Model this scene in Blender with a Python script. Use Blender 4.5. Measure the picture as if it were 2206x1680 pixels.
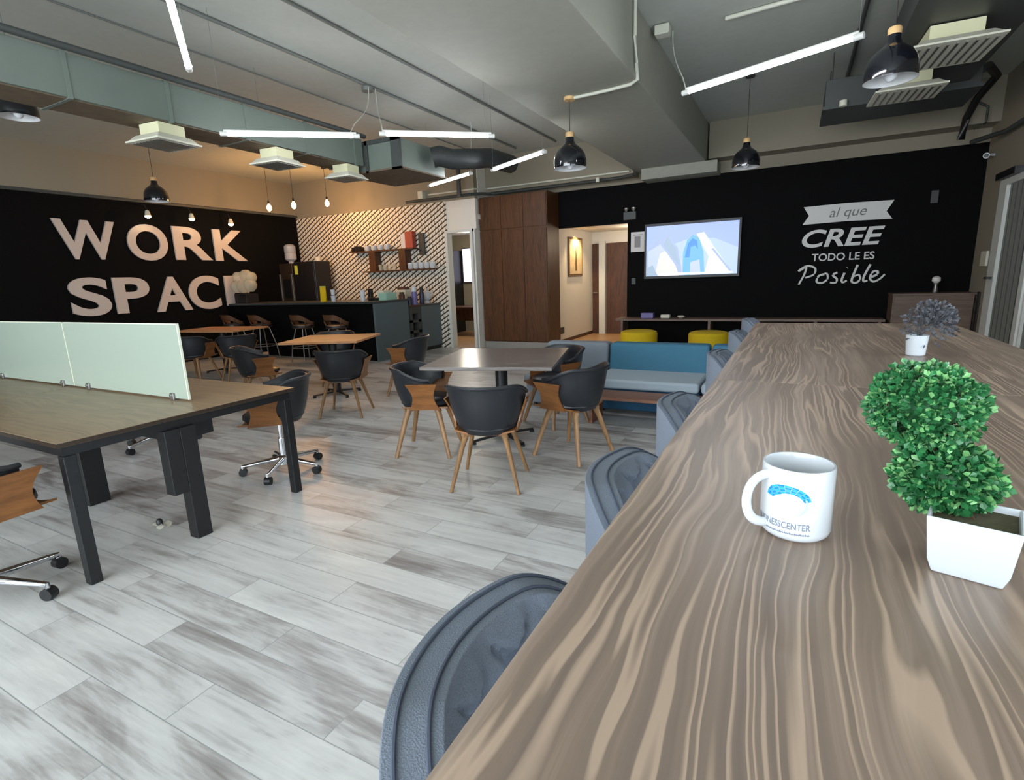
import bpy, bmesh, math, random
from mathutils import Matrix, Vector
S = bpy.context.scene
for o in list(bpy.data.objects): bpy.data.objects.remove(o)
random.seed(7)
PI = math.pi
C = S.collection

# ---------------------------------------------------------------- camera
def cam_matrix(p, y, r, loc):
    M = Matrix.Rotation(y, 3, 'Z') @ Matrix.Rotation(p, 3, 'X') @ Matrix.Rotation(r, 3, 'Y')
    R = Matrix((M.col[0], M.col[2], -M.col[1])).transposed()
    return Matrix.Translation(loc) @ R.to_4x4()
cam = bpy.data.cameras.new('camera'); co = bpy.data.objects.new('camera', cam); C.objects.link(co)
cam.sensor_width = 36; cam.lens = 36*1134/2206; cam.clip_start = .02
co.matrix_world = cam_matrix(math.radians(-12.04), math.radians(28.17), math.radians(2.13), (0, 0, 1.43))
S.camera = co

# ---------------------------------------------------------------- world, daylight, exposure
w = bpy.data.worlds.new('world'); S.world = w; w.use_nodes = True
w.node_tree.nodes['Background'].inputs[0].default_value = (.80, .90, 1, 1)
w.node_tree.nodes['Background'].inputs[1].default_value = 2.0
def area(name, loc, rot, sx, sy, power, col):
    l = bpy.data.lights.new(name, 'AREA'); l.shape = 'RECTANGLE'; l.size = sx; l.size_y = sy
    l.energy = power; l.color = col
    o = bpy.data.objects.new(name, l); C.objects.link(o); o.location = loc; o.rotation_euler = rot
    return o
# daylight coming in at the glazed right side and at the window behind the camera
area('daylight', (2.7, -.2, 1.5), (0, math.radians(90), 0), 2.3, 5.5, 90, (.80, .90, 1))
area('rear_window_daylight', (-2.6, -3.6, 1.8), (math.radians(90), 0, 0), 7.4, 2.4, 430, (.87, .94, 1))
S.view_settings.view_transform = 'Standard'; S.view_settings.look = 'None'
S.view_settings.exposure = 0.62; S.view_settings.gamma = 1.0
S.view_settings.use_curve_mapping = False

# ---------------------------------------------------------------- materials
def srgb(r, g, b):
    f = lambda c: (c/255/12.92) if c/255 <= .04045 else ((c/255+.055)/1.055)**2.4
    return (f(r), f(g), f(b), 1)
def mat(name, c, rough=.5, metal=0, emit=0, bump=0, bscale=60, var=0, spec=.5, trans=0, alpha=1, coat=0):
    m = bpy.data.materials.new(name); m.use_nodes = True
    nt = m.node_tree; b = nt.nodes['Principled BSDF']
    b.inputs['Base Color'].default_value = c; b.inputs['Roughness'].default_value = rough
    b.inputs['Metallic'].default_value = metal; b.inputs['Specular IOR Level'].default_value = spec
    b.inputs['Transmission Weight'].default_value = trans; b.inputs['Alpha'].default_value = alpha
    b.inputs['Coat Weight'].default_value = coat
    if emit:
        b.inputs['Emission Color'].default_value = c; b.inputs['Emission Strength'].default_value = emit
    tc = nt.nodes.new('ShaderNodeTexCoord'); n = nt.nodes.new('ShaderNodeTexNoise')
    n.inputs['Scale'].default_value = bscale; n.inputs['Detail'].default_value = 4
    nt.links.new(tc.outputs['Object'], n.inputs['Vector'])
    if bump:
        bp = nt.nodes.new('ShaderNodeBump'); bp.inputs['Strength'].default_value = bump; bp.inputs['Distance'].default_value = .01
        nt.links.new(n.outputs['Fac'], bp.inputs['Height']); nt.links.new(bp.outputs[0], b.inputs['Normal'])
    if var:
        r = nt.nodes.new('ShaderNodeValToRGB')
        r.color_ramp.elements[0].position = .3; r.color_ramp.elements[1].position = .7
        r.color_ramp.elements[0].color = tuple(x*(1-var) for x in c[:3])+(1,)
        r.color_ramp.elements[1].color = tuple(min(1, x*(1+var)) for x in c[:3])+(1,)
        nt.links.new(n.outputs['Fac'], r.inputs[0]); nt.links.new(r.outputs[0], b.inputs['Base Color'])
    return m
def wood(name, dark, light, vein=None, scale=(30, 1.5, 30), warp=.25, rough=.35, wscale=1.3, vs=7, bump=.05, mid=.5):
    """wood grain; scale stretches the noise so that grain runs along the axis with the small number"""
    m = bpy.data.materials.new(name); m.use_nodes = True
    nt = m.node_tree; N = nt.nodes; L = nt.links; b = N['Principled BSDF']; b.inputs['Roughness'].default_value = rough
    tc = N.new('ShaderNodeTexCoord'); n0 = N.new('ShaderNodeTexNoise'); n0.inputs['Scale'].default_value = wscale; n0.inputs['Detail'].default_value = 2
    L.new(tc.outputs['Object'], n0.inputs['Vector'])
    sub = N.new('ShaderNodeVectorMath'); sub.operation = 'SUBTRACT'; sub.inputs[1].default_value = (.5, .5, .5); L.new(n0.outputs['Color'], sub.inputs[0])
    sc = N.new('ShaderNodeVectorMath'); sc.operation = 'SCALE'; sc.inputs['Scale'].default_value = warp; L.new(sub.outputs[0], sc.inputs[0])
    ad = N.new('ShaderNodeVectorMath'); ad.operation = 'ADD'; L.new(tc.outputs['Object'], ad.inputs[0]); L.new(sc.outputs[0], ad.inputs[1])
    mu = N.new('ShaderNodeVectorMath'); mu.operation = 'MULTIPLY'; mu.inputs[1].default_value = scale; L.new(ad.outputs[0], mu.inputs[0])
    n1 = N.new('ShaderNodeTexNoise'); n1.inputs['Scale'].default_value = 1; n1.inputs['Detail'].default_value = 5; n1.inputs['Roughness'].default_value = .65
    L.new(mu.outputs[0], n1.inputs['Vector'])
    r = N.new('ShaderNodeValToRGB'); e = r.color_ramp.elements; e[0].position = mid-.17; e[0].color = dark; e[1].position = mid+.17; e[1].color = light
    L.new(n1.outputs['Fac'], r.inputs[0]); out = r.outputs[0]
    if vein:
        n2 = N.new('ShaderNodeTexNoise'); n2.inputs['Scale'].default_value = 1; n2.inputs['Detail'].default_value = 1.5
        mu2 = N.new('ShaderNodeVectorMath'); mu2.operation = 'MULTIPLY'; mu2.inputs[1].default_value = tuple(s*vs/30 for s in scale); L.new(ad.outputs[0], mu2.inputs[0])
        L.new(mu2.outputs[0], n2.inputs['Vector'])
        m1 = N.new('ShaderNodeMath'); m1.operation = 'MULTIPLY'; m1.inputs[1].default_value = 8.5; L.new(n2.outputs['Fac'], m1.inputs[0])
        m2 = N.new('ShaderNodeMath'); m2.operation = 'FRACT'; L.new(m1.outputs[0], m2.inputs[0])
        r2 = N.new('ShaderNodeValToRGB'); r2.color_ramp.elements[0].position = .35; r2.color_ramp.elements[0].color = (0, 0, 0, 1)
        r2.color_ramp.elements[1].position = 1; r2.color_ramp.elements[1].color = (.0, .0, .0, 1)
        q = r2.color_ramp.elements.new(.78); q.color = (.75, .75, .75, 1)
        L.new(m2.outputs[0], r2.inputs[0])
        mx = N.new('ShaderNodeMix'); mx.data_type = 'RGBA'; L.new(r2.outputs[0], mx.inputs[0]); L.new(out, mx.inputs[6]); mx.inputs[7].default_value = vein
        out = mx.outputs[2]
    L.new(out, b.inputs['Base Color'])
    bp = N.new('ShaderNodeBump'); bp.inputs['Strength'].default_value = bump; bp.inputs['Distance'].default_value = .003
    L.new(n1.outputs['Fac'], bp.inputs['Height']); L.new(bp.outputs[0], b.inputs['Normal'])
    return m
def streaked_top():
    m = bpy.data.materials.new('taupe_zebrano'); m.use_nodes = True
    nt = m.node_tree; N = nt.nodes; L = nt.links; b = N['Principled BSDF']
    tc = N.new('ShaderNodeTexCoord')
    def vm(op, a, v):
        n = N.new('ShaderNodeVectorMath'); n.operation = op; L.new(a, n.inputs[0])
        if isinstance(v, tuple): n.inputs[1].default_value = v
        else: L.new(v, n.inputs[1])
        return n.outputs[0]
    def noise(vec, det=3, rg=.55):
        n = N.new('ShaderNodeTexNoise'); n.inputs['Scale'].default_value = 1; n.inputs['Detail'].default_value = det; n.inputs['Roughness'].default_value = rg
        L.new(vec, n.inputs['Vector']); return n
    w0 = noise(vm('MULTIPLY', tc.outputs['Object'], (4, 1.5, 1)), 2); w1 = noise(vm('MULTIPLY', tc.outputs['Object'], (9, 5, 1)), 2)
    wa = vm('MULTIPLY', vm('SUBTRACT', w0.outputs['Color'], (.5, .5, .5)), (.085, 0, 0)); wb = vm('MULTIPLY', vm('SUBTRACT', w1.outputs['Color'], (.5, .5, .5)), (.020, 0, 0))
    p = vm('ADD', vm('ADD', tc.outputs['Object'], wa), wb)
    fine = noise(vm('MULTIPLY', p, (85, 1.6, 1)), 4, .6).outputs['Fac']; wide = noise(vm('MULTIPLY', p, (11, .6, 1)), 2).outputs['Fac']
    vein = noise(vm('MULTIPLY', p, (24, .6, 1)), 1.5, .45).outputs['Fac']; patch = noise(vm('MULTIPLY', tc.outputs['Object'], (6, 1.5, 1)), 1).outputs['Fac']
    v = mth(nt, 'ADD', mth(nt, 'MULTIPLY', fine, .45), mth(nt, 'MULTIPLY', wide, .55))
    r = N.new('ShaderNodeValToRGB'); e = r.color_ramp.elements; e[0].position = .36; e[0].color = srgb(117, 101, 91); e[1].position = .66; e[1].color = srgb(160, 141, 126)
    q = e.new(.5); q.color = srgb(130, 112, 98)
    L.new(v, r.inputs[0])
    fr = mth(nt, 'FRACT', mth(nt, 'MULTIPLY', vein, 9.0))
    r2 = N.new('ShaderNodeValToRGB'); e2 = r2.color_ramp.elements; e2[0].position = .52; e2[0].color = (0, 0, 0, 1); e2[1].position = .98; e2[1].color = (0, 0, 0, 1)
    q = e2.new(.86); q.color = (1, 1, 1, 1)
    L.new(fr, r2.inputs[0])
    amt = mth(nt, 'MULTIPLY', r2.outputs[0], mth(nt, 'MULTIPLY', mth(nt, 'GREATER_THAN', patch, .0), mth(nt, 'MULTIPLY_ADD', patch, 3.2, -1.05)))
    n_ = N.new('ShaderNodeMath'); n_.operation = 'MINIMUM'; n_.use_clamp = True; L.new(amt, n_.inputs[0]); n_.inputs[1].default_value = .62
    mx = N.new('ShaderNodeMix'); mx.data_type = 'RGBA'; L.new(n_.outputs[0], mx.inputs[0]); L.new(r.outputs[0], mx.inputs[6]); mx.inputs[7].default_value = srgb(196, 170, 148)
    L.new(mx.outputs[2], b.inputs['Base Color']); b.inputs['Roughness'].default_value = .36
    bp = N.new('ShaderNodeBump'); bp.inputs['Strength'].default_value = .06; bp.inputs['Distance'].default_value = .002
    L.new(fine, bp.inputs['Height']); L.new(bp.outputs[0], b.inputs['Normal'])
    return m
def mth(nt, op, a, b_=None, c_=None):
    n = nt.nodes.new('ShaderNodeMath'); n.operation = op
    for i, v in enumerate((a, b_, c_)):
        if v is None: continue
        if isinstance(v, (int, float)): n.inputs[i].default_value = v
        else: nt.links.new(v, n.inputs[i])
    return n.outputs[0]

def floor_material():
    m = bpy.data.materials.new('wood_look_porcelain_tile'); m.use_nodes = True
    nt = m.node_tree; N = nt.nodes; L = nt.links; b = N['Principled BSDF']
    tc = N.new('ShaderNodeTexCoord'); mp = N.new('ShaderNodeMapping'); L.new(tc.outputs['Object'], mp.inputs[0])
    mp.inputs['Location'].default_value = (2.275+1.03*8, -.768+.183*40, 0)
    br = N.new('ShaderNodeTexBrick'); L.new(mp.outputs[0], br.inputs['Vector'])
    br.inputs['Scale'].default_value = 1; br.inputs['Brick Width'].default_value = 1.03; br.inputs['Row Height'].default_value = .183
    br.inputs['Mortar Size'].default_value = .0022; br.inputs['Mortar Smooth'].default_value = .2; br.offset = .54; br.offset_frequency = 2
    br.inputs['Color1'].default_value = (0, 0, 0, 1); br.inputs['Color2'].default_value = (1, 1, 1, 1); br.inputs['Mortar'].default_value = (.5, .5, .5, 1)
    rnd = br.outputs['Color']
    # streaks, shifted from tile to tile
    sh = N.new('ShaderNodeVectorMath'); sh.operation = 'SCALE'; L.new(rnd, sh.inputs[0]); sh.inputs['Scale'].default_value = 37
    ad = N.new('ShaderNodeVectorMath'); ad.operation = 'ADD'; L.new(tc.outputs['Object'], ad.inputs[0]); L.new(sh.outputs[0], ad.inputs[1])
    def noise(scl, det, rg=.6, dist=0):
        mu = N.new('ShaderNodeVectorMath'); mu.operation = 'MULTIPLY'; mu.inputs[1].default_value = scl; L.new(ad.outputs[0], mu.inputs[0])
        n = N.new('ShaderNodeTexNoise'); n.inputs['Scale'].default_value = 1; n.inputs['Detail'].default_value = det
        n.inputs['Roughness'].default_value = rg; n.inputs['Distortion'].default_value = dist; L.new(mu.outputs[0], n.inputs['Vector']); return n.outputs['Fac']
    a = noise((1.6, 26, 1), 5, .65, .6); bb = noise((1.2, 4, 1), 4, .6, 1.2); cc = noise((7, 60, 1), 4)
    bw = N.new('ShaderNodeRGBToBW'); L.new(rnd, bw.inputs[0])
    v = mth(nt, 'MULTIPLY', a, .34); v = mth(nt, 'MULTIPLY_ADD', bb, .50, v); v = mth(nt, 'MULTIPLY_ADD', cc, .13, v); v = mth(nt, 'MULTIPLY_ADD', bw.outputs[0], .14, v)
    r = N.new('ShaderNodeValToRGB'); e = r.color_ramp.elements
    e[0].position = .38; e[0].color = srgb(118, 113, 110); e[1].position = .74; e[1].color = srgb(204, 204, 200)
    q = e.new(.47); q.color = srgb(150, 147, 144); q = e.new(.56); q.color = srgb(182, 182, 179)
    L.new(v, r.inputs[0])
    mx = N.new('ShaderNodeMix'); mx.data_type = 'RGBA'; L.new(br.outputs['Fac'], mx.inputs[0]); L.new(r.outputs[0], mx.inputs[6]); mx.inputs[7].default_value = srgb(140, 142, 140)
    L.new(mx.outputs[2], b.inputs['Base Color'])
    L.new(mth(nt, 'MULTIPLY_ADD', a, .25, .22), b.inputs['Roughness'])
    bp = N.new('ShaderNodeBump'); bp.inputs['Strength'].default_value = .25; bp.inputs['Distance'].default_value = .002
    L.new(mth(nt, 'SUBTRACT', cc, mth(nt, 'MULTIPLY', br.outputs['Fac'], 2)), bp.inputs['Height']); L.new(bp.outputs[0], b.inputs['Normal'])
    return m

def wallpaper_material():
    """small black and cream isometric block pattern"""
    m = bpy.data.materials.new('geometric_wallpaper'); m.use_nodes = True
    nt = m.node_tree; N = nt.nodes; L = nt.links; b = N['Principled BSDF']; b.inputs['Roughness'].default_value = .6
    tc = N.new('ShaderNodeTexCoord'); sp = N.new('ShaderNodeSeparateXYZ'); L.new(tc.outputs['Object'], sp.inputs[0])
    u = mth(nt, 'MULTIPLY', sp.outputs[0], 1/.085); v = mth(nt, 'MULTIPLY', sp.outputs[2], 1/.10)
    k = mth(nt, 'FLOOR', u); fu = mth(nt, 'FRACT', u)
    # columns of slanted blocks
    vv = mth(nt, 'FRACT', mth(nt, 'SUBTRACT', mth(nt, 'SUBTRACT', v, mth(nt, 'MULTIPLY', k, .5)), mth(nt, 'MULTIPLY', fu, .55)))
    blk = mth(nt, 'LESS_THAN', vv, .34)
    side = mth(nt, 'MULTIPLY', mth(nt, 'LESS_THAN', fu, .16), mth(nt, 'LESS_THAN', vv, .8))
    mask = mth(nt, 'MAXIMUM', blk, side)
    mx = N.new('ShaderNodeMix'); mx.data_type = 'RGBA'; L.new(mask, mx.inputs[0]); mx.inputs[6].default_value = srgb(232, 224, 208); mx.inputs[7].default_value = srgb(62, 53, 43)
    L.new(mx.outputs[2], b.inputs['Base Color'])
    return m

M = {}
M['floor'] = floor_material()
M['wallpaper'] = wallpaper_material()
M['black_wall'] = mat('matt_black_paint', srgb(9, 9, 10), .8, bump=.1, spec=.12)
M['beige'] = mat('cream_paint', srgb(142, 135, 118), .8, bump=.08)
M['ceil'] = mat('grey_ceiling_paint', srgb(182, 186, 178), .75, bump=.12, bscale=12, var=.03)
M['beam'] = mat('grey_beam_paint', srgb(152, 153, 140), .7, bump=.1, bscale=12, var=.03)
M['white_wall'] = mat('white_paint', srgb(226, 222, 212), .7, bump=.05)
M['white_frame'] = mat('white_aluminium', srgb(214, 216, 210), .4)
M['light_blocking_blind'] = mat('grey_vertical_blind', srgb(132, 134, 128), .8)
M['plinth'] = mat('grey_plinth', srgb(150, 148, 142), .5)
M['dark_trim'] = mat('dark_grey_metal', srgb(62, 66, 64), .5)
M['brown_door'] = wood('walnut_door', srgb(62, 36, 20), srgb(92, 56, 32), scale=(25, 25, 1.2), rough=.45)
M['cabinet'] = wood('walnut_cabinet', srgb(66, 39, 18), srgb(98, 60, 30), scale=(25, 25, 1.2), rough=.45)
M['table_wood'] = streaked_top()
M['desk_wood'] = wood('desk_oak', srgb(112, 95, 74), srgb(136, 117, 92), vein=srgb(142, 122, 96), scale=(1.4, 30, 30), warp=.2, rough=.35)
M['cafe_wood'] = wood('warm_oak_top', srgb(168, 116, 72), srgb(206, 152, 104), scale=(1.5, 26, 26), rough=.4)
M['grey_top'] = wood('dark_oak_top', srgb(98, 92, 88), srgb(130, 123, 118), scale=(1.5, 26, 26), rough=.2)
M['walnut'] = wood('walnut_veneer', srgb(106, 66, 32), srgb(148, 96, 50), scale=(3, 3, 22), rough=.35)
M['shaded_walnut'] = wood('shaded_walnut', srgb(66, 42, 26), srgb(100, 66, 40), scale=(3, 3, 22), rough=.4)  # walnut darkened, the shadow at the bar put into the stool colour
M['leg_wood'] = wood('ash_leg', srgb(122, 90, 58), srgb(156, 118, 78), scale=(30, 30, 3), rough=.45)
M['console_wood'] = wood('console_brown', srgb(94, 74, 62), srgb(120, 98, 84), scale=(1.5, 20, 20), rough=.45)
M['low_wood'] = wood('red_walnut', srgb(98, 60, 42), srgb(136, 90, 64), scale=(1.5, 20, 20), rough=.4)
M['corr_floor'] = wood('corridor_floor', srgb(150, 118, 84), srgb(188, 152, 112), scale=(1.5, 12, 12), rough=.4)
M['leather'] = mat('black_leatherette', srgb(30, 33, 38), .38, bump=.12, bscale=180)
M['black'] = mat('black_powder_coat', srgb(20, 21, 23), .42, bump=.05)
M['gloss_black'] = mat('glossy_black_enamel', srgb(14, 16, 24), .12, spec=.6, coat=.6)
M['dark_counter'] = mat('dark_grey_stone', srgb(58, 62, 62), .3, var=.15, bscale=25)
M['grey_panel'] = mat('slate_grey_laminate', srgb(84, 96, 98), .5)
M['chrome'] = mat('chrome', srgb(220, 222, 226), .14, 1)
M['grey_fabric'] = mat('grey_quilted_fabric', srgb(112, 121, 134), .9, bump=.35, bscale=600, var=.14)
M['navy_stitch'] = mat('dark_stitching', srgb(72, 80, 96), .9)
M['teal'] = mat('teal_velvet', srgb(58, 108, 132), .85, bump=.25, bscale=260, var=.1)
M['teal_dark'] = mat('teal_base_fabric', srgb(20, 66, 94), .85, bump=.25, bscale=260, var=.1)
M['sofa_grey'] = mat('grey_sofa_fabric', srgb(120, 128, 136), .85, bump=.3, bscale=260, var=.1)
M['pale_seat'] = mat('pale_blue_grey_fabric', srgb(158, 172, 182), .85, bump=.3, bscale=260, var=.08)
M['yellow'] = mat('yellow_fabric', srgb(212, 180, 10), .8, bump=.25, bscale=240, var=.08)
M['ceramic'] = mat('white_ceramic', srgb(202, 207, 212), .15, coat=.4)
M['pot'] = mat('white_planter', srgb(192, 198, 203), .35)
M['leaf'] = mat('green_leaf', srgb(40, 104, 58), .42, var=.4, bscale=70)
M['leaf2'] = mat('pale_green_leaf', srgb(112, 168, 104), .42, var=.25, bscale=70)
M['leaf_grey'] = mat('grey_purple_leaf', srgb(78, 80, 86), .65, var=.35, bscale=60)
M['soil'] = mat('brown_moss', srgb(84, 80, 56), .9, bump=.5)
M['galv'] = mat('galvanised_duct', srgb(112, 122, 114), .5, .25, var=.06, bscale=3)
M['brown_warm_lit'] = mat('brown_and_warm_light', srgb(98, 84, 66), .7, var=.15, bscale=9)  # brown of the unit's underside; under the duct it stands for warm light
M['unit_grey'] = mat('dark_unit_casing', srgb(70, 72, 70), .5, .3)
M['flex'] = mat('black_flexible_duct', srgb(38, 42, 42), .6, bump=.4, bscale=60)
M['diffuser'] = mat('off_white_diffuser', srgb(214, 212, 194), .45)
M['neck'] = mat('cream_duct_collar', srgb(220, 218, 180), .55)
M['conduit'] = mat('grey_conduit', srgb(112, 116, 112), .5)
M['pvc'] = mat('white_conduit', srgb(205, 206, 190), .45)
M['cable'] = mat('white_cable', srgb(196, 198, 186), .5)
M['cord'] = mat('dark_cord', srgb(52, 46, 44), .6)
M['oak_cap'] = mat('pale_wood_cap', srgb(216, 176, 122), .5)
M['tube'] = mat('led_tube_light', (.93, .94, 1, 1), .4, emit=46)
M['tube_body'] = mat('tube_housing', srgb(220, 220, 214), .4)
M['lamp_white'] = mat('pendant_white_inside', srgb(226, 226, 226), .5)
M['bulb_off'] = mat('frosted_bulb', srgb(230, 232, 236), .3)
M['bulb'] = mat('amber_bulb_glow', (1, .50, .16, 1), .3, emit=26)
M['spot_glow'] = mat('spot_lens_glow', (1, .82, .55, 1), .3, emit=12)
M['letter'] = mat('cream_letter', srgb(204, 190, 180), .5)
M['decal'] = mat('white_vinyl', srgb(214, 214, 210), .5)
M['banner_text'] = mat('grey_lettering', srgb(120, 120, 116), .6)
M['paper'] = mat('white_paper', srgb(222, 218, 214), .7)
M['print_grey'] = mat('grey_print', srgb(150, 148, 150), .7)
M['picframe'] = mat('picture_frame', srgb(120, 92, 60), .5)
M['picart'] = mat('framed_print', srgb(214, 190, 150), .6, var=.12, bscale=8)
M['mug_blue'] = mat('cyan_print', srgb(40, 165, 220), .2)
M['mug_blue2'] = mat('deep_cyan_print', srgb(20, 130, 190), .2)
M['mug_grey'] = mat('pale_grey_print', srgb(176, 190, 194), .2)
M['mug_text'] = mat('slate_print', srgb(120, 128, 144), .3)
M['sticker'] = mat('yellow_green_sticker', srgb(200, 205, 80), .5)
M['red_box'] = mat('red_packaging', srgb(170, 72, 56), .5)
M['mint'] = mat('mint_box', srgb(150, 190, 170), .5)
M['brownish'] = mat('brown_jar', srgb(86, 58, 44), .4)
M['navy'] = mat('navy_plastic', srgb(34, 44, 70), .4)
M['purple'] = mat('violet_plastic', srgb(110, 104, 160), .4)
M['steel'] = mat('brushed_steel', srgb(150, 148, 144), .35, .8)
M['machine'] = mat('black_plastic', srgb(22, 21, 24), .4)
M['warm_brown'] = mat('bronze_panel', srgb(58, 46, 36), .4, .3)
M['water'] = mat('clear_water_bottle', srgb(200, 205, 215), .15, alpha=.55)
M['clear'] = mat('clear_crinkled_plastic', srgb(222, 218, 196), .15, alpha=.38, bump=.5, bscale=50)
M['disc'] = mat('office_ceiling_light_glow', (1, .93, .8, 1), .4, emit=9)
M['lamp_warm'] = mat('downlight_glow', (1, .72, .35, 1), .4, emit=12)
M['screen_glow'] = mat('office_screen_glow', (.72, .72, .95, 1), .4, emit=1.1)
M['glass'] = mat('window_glass', (1, 1, 1, 1), .02, alpha=.12, spec=.5)

def glass_panel_material():
    m = mat('frosted_green_glass', srgb(160, 172, 158), .14, spec=.6, coat=.2)
    return m
M['frost'] = glass_panel_material()
M['glass_edge'] = mat('bright_glass_edge', srgb(222, 228, 206), .3)

# ---------------------------------------------------------------- mesh helpers
def new(): return bmesh.new()
def obj(name, bm, m, parent=None, bevel=0, smooth=True, segs=2, loc=None):
    me = bpy.data.meshes.new(name); bmesh.ops.recalc_face_normals(bm, faces=bm.faces); bm.to_mesh(me); bm.free()
    for mm in (m if isinstance(m, (list, tuple)) else [m]): me.materials.append(mm if not isinstance(mm, str) else M[mm])
    o = bpy.data.objects.new(name, me); C.objects.link(o)
    if parent: o.parent = parent
    if loc: o.location = loc
    if smooth:
        for p in me.polygons: p.use_smooth = True
        me.set_sharp_from_angle(angle=math.radians(38))
    if bevel:
        b = o.modifiers.new('bevel', 'BEVEL'); b.width = bevel; b.segments = segs; b.limit_method = 'ANGLE'; b.harden_normals = True
    return o
def tag(o, label, cat, group=None, kind=None):
    o['label'] = label; o['category'] = cat
    if group: o['group'] = group
    if kind: o['kind'] = kind
    return o
def thing(name, label, cat, loc=(0, 0, 0), rz=0, group=None):
    o = bpy.data.objects.new(name, None); C.objects.link(o); o.location = loc; o.rotation_euler = (0, 0, rz); o.empty_display_size = .1
    return tag(o, label, cat, group)
def struct(name, bm, m, parent=None, **k):
    o = obj(name, bm, m, parent, smooth=k.pop('smooth', False), **k); o['kind'] = 'structure'; return o
def dup(root, loc=None, rz=None, label=None, group=None):
    kids = {}
    for o in bpy.data.objects: kids.setdefault(o.parent, []).append(o)
    def cp(o, par):
        c = o.copy(); C.objects.link(c); c.parent = par
        for ch in kids.get(o, []): cp(ch, c)
        return c
    r = cp(root, None)
    if loc: r.location = loc
    if rz is not None: r.rotation_euler = (0, 0, rz)
    if label: r['label'] = label
    if group: r['group'] = group
    return r
def box(bm, x0, x1, y0, y1, z0, z1, mi=0):
    v = [bm.verts.new(p) for p in ((x0, y0, z0), (x1, y0, z0), (x1, y1, z0), (x0, y1, z0), (x0, y0, z1), (x1, y0, z1), (x1, y1, z1), (x0, y1, z1))]
    for f in ((0, 3, 2, 1), (4, 5, 6, 7), (0, 1, 5, 4), (1, 2, 6, 5), (2, 3, 7, 6), (3, 0, 4, 7)):
        bm.faces.new([v[i] for i in f]).material_index = mi
    return bm
def B(*a): return box(new(), *a)
def hexa(bm, b4, t4):
    v = [bm.verts.new(p) for p in list(b4)+list(t4)]
    for f in ((0, 3, 2, 1), (4, 5, 6, 7), (0, 1, 5, 4), (1, 2, 6, 5), (2, 3, 7, 6), (3, 0, 4, 7)): bm.faces.new([v[i] for i in f])
    return bm
def ring(c, ax, r, n, r2=None, up=None):
    ax = Vector(ax).normalized(); up = Vector(up) if up else (Vector((0, 0, 1)) if abs(ax.z) < .9 else Vector((1, 0, 0)))
    a = ax.cross(up).normalized(); b = ax.cross(a).normalized()
    return [Vector(c)+a*(r*math.cos(2*PI*i/n))+b*((r2 or r)*math.sin(2*PI*i/n)) for i in range(n)]
def tube(bm, pts, r, n=10, r1=None, flat=1, mi=0, up=None):
    """a tube through pts, radius r tapering to r1"""
    P = [Vector(p) for p in pts]; prev = None; k = len(P); first = None
    for i, p in enumerate(P):
        d = (P[min(i+1, k-1)]-P[max(i-1, 0)])
        rr = r if r1 is None else r+(r1-r)*i/(k-1)
        cur = [bm.verts.new(q) for q in ring(p, d, rr, n, rr*flat, up)]
        if prev:
            for j in range(n): bm.faces.new((prev[j], prev[(j+1) % n], cur[(j+1) % n], cur[j])).material_index = mi
        else: first = cur
        prev = cur
    bm.faces.new(first[::-1]).material_index = mi; bm.faces.new(prev).material_index = mi
    return bm
def lathe(bm, prof, n=32, c=(0, 0, 0), mi=0, cap0=True, cap1=True):
    prev = None
    for i, (r, z) in enumerate(prof):
        cur = [bm.verts.new((c[0]+r*math.cos(2*PI*j/n), c[1]+r*math.sin(2*PI*j/n), c[2]+z)) for j in range(n)]
        if prev:
            for j in range(n): bm.faces.new((prev[j], prev[(j+1) % n], cur[(j+1) % n], cur[j])).material_index = mi
        elif cap0: bm.faces.new(cur[::-1]).material_index = mi
        prev = cur
    if cap1: bm.faces.new(prev).material_index = mi
    return bm
def prism(bm, pts, f, t, mi=0):
    """closed polygon pts (u,v) mapped by f(u,v,depth) and given thickness t"""
    a = [bm.verts.new(f(u, v, 0)) for u, v in pts]; b = [bm.verts.new(f(u, v, t)) for u, v in pts]
    bm.faces.new(a).material_index = mi; bm.faces.new(b[::-1]).material_index = mi
    n = len(pts)
    for i in range(n): bm.faces.new((a[i], a[(i+1) % n], b[(i+1) % n], b[i])).material_index = mi
    return bm
def sheet(bm, fn, nu, nv, closed_u=False, mi=0):
    g = [[bm.verts.new(fn(i/(nu if closed_u else nu), j/nv)) for j in range(nv+1)] for i in range(nu if closed_u else nu+1)]
    for i in range(nu):
        for j in range(nv):
            i2 = (i+1) % nu if closed_u else i+1
            bm.faces.new((g[i][j], g[i2][j], g[i2][j+1], g[i][j+1])).material_index = mi
    return g
def slab(bm, fo, fi, nu, nv):
    """closed thick sheet between an outer and an inner surface"""
    a = sheet(bm, fo, nu, nv); b = sheet(bm, fi, nu, nv)
    for i in range(nu):
        bm.faces.new((a[i][nv], a[i+1][nv], b[i+1][nv], b[i][nv])); bm.faces.new((a[i+1][0], a[i][0], b[i][0], b[i+1][0]))
    for j in range(nv):
        bm.faces.new((a[0][j], a[0][j+1], b[0][j+1], b[0][j])); bm.faces.new((a[nu][j+1], a[nu][j], b[nu][j], b[nu][j+1]))
    return bm
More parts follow.
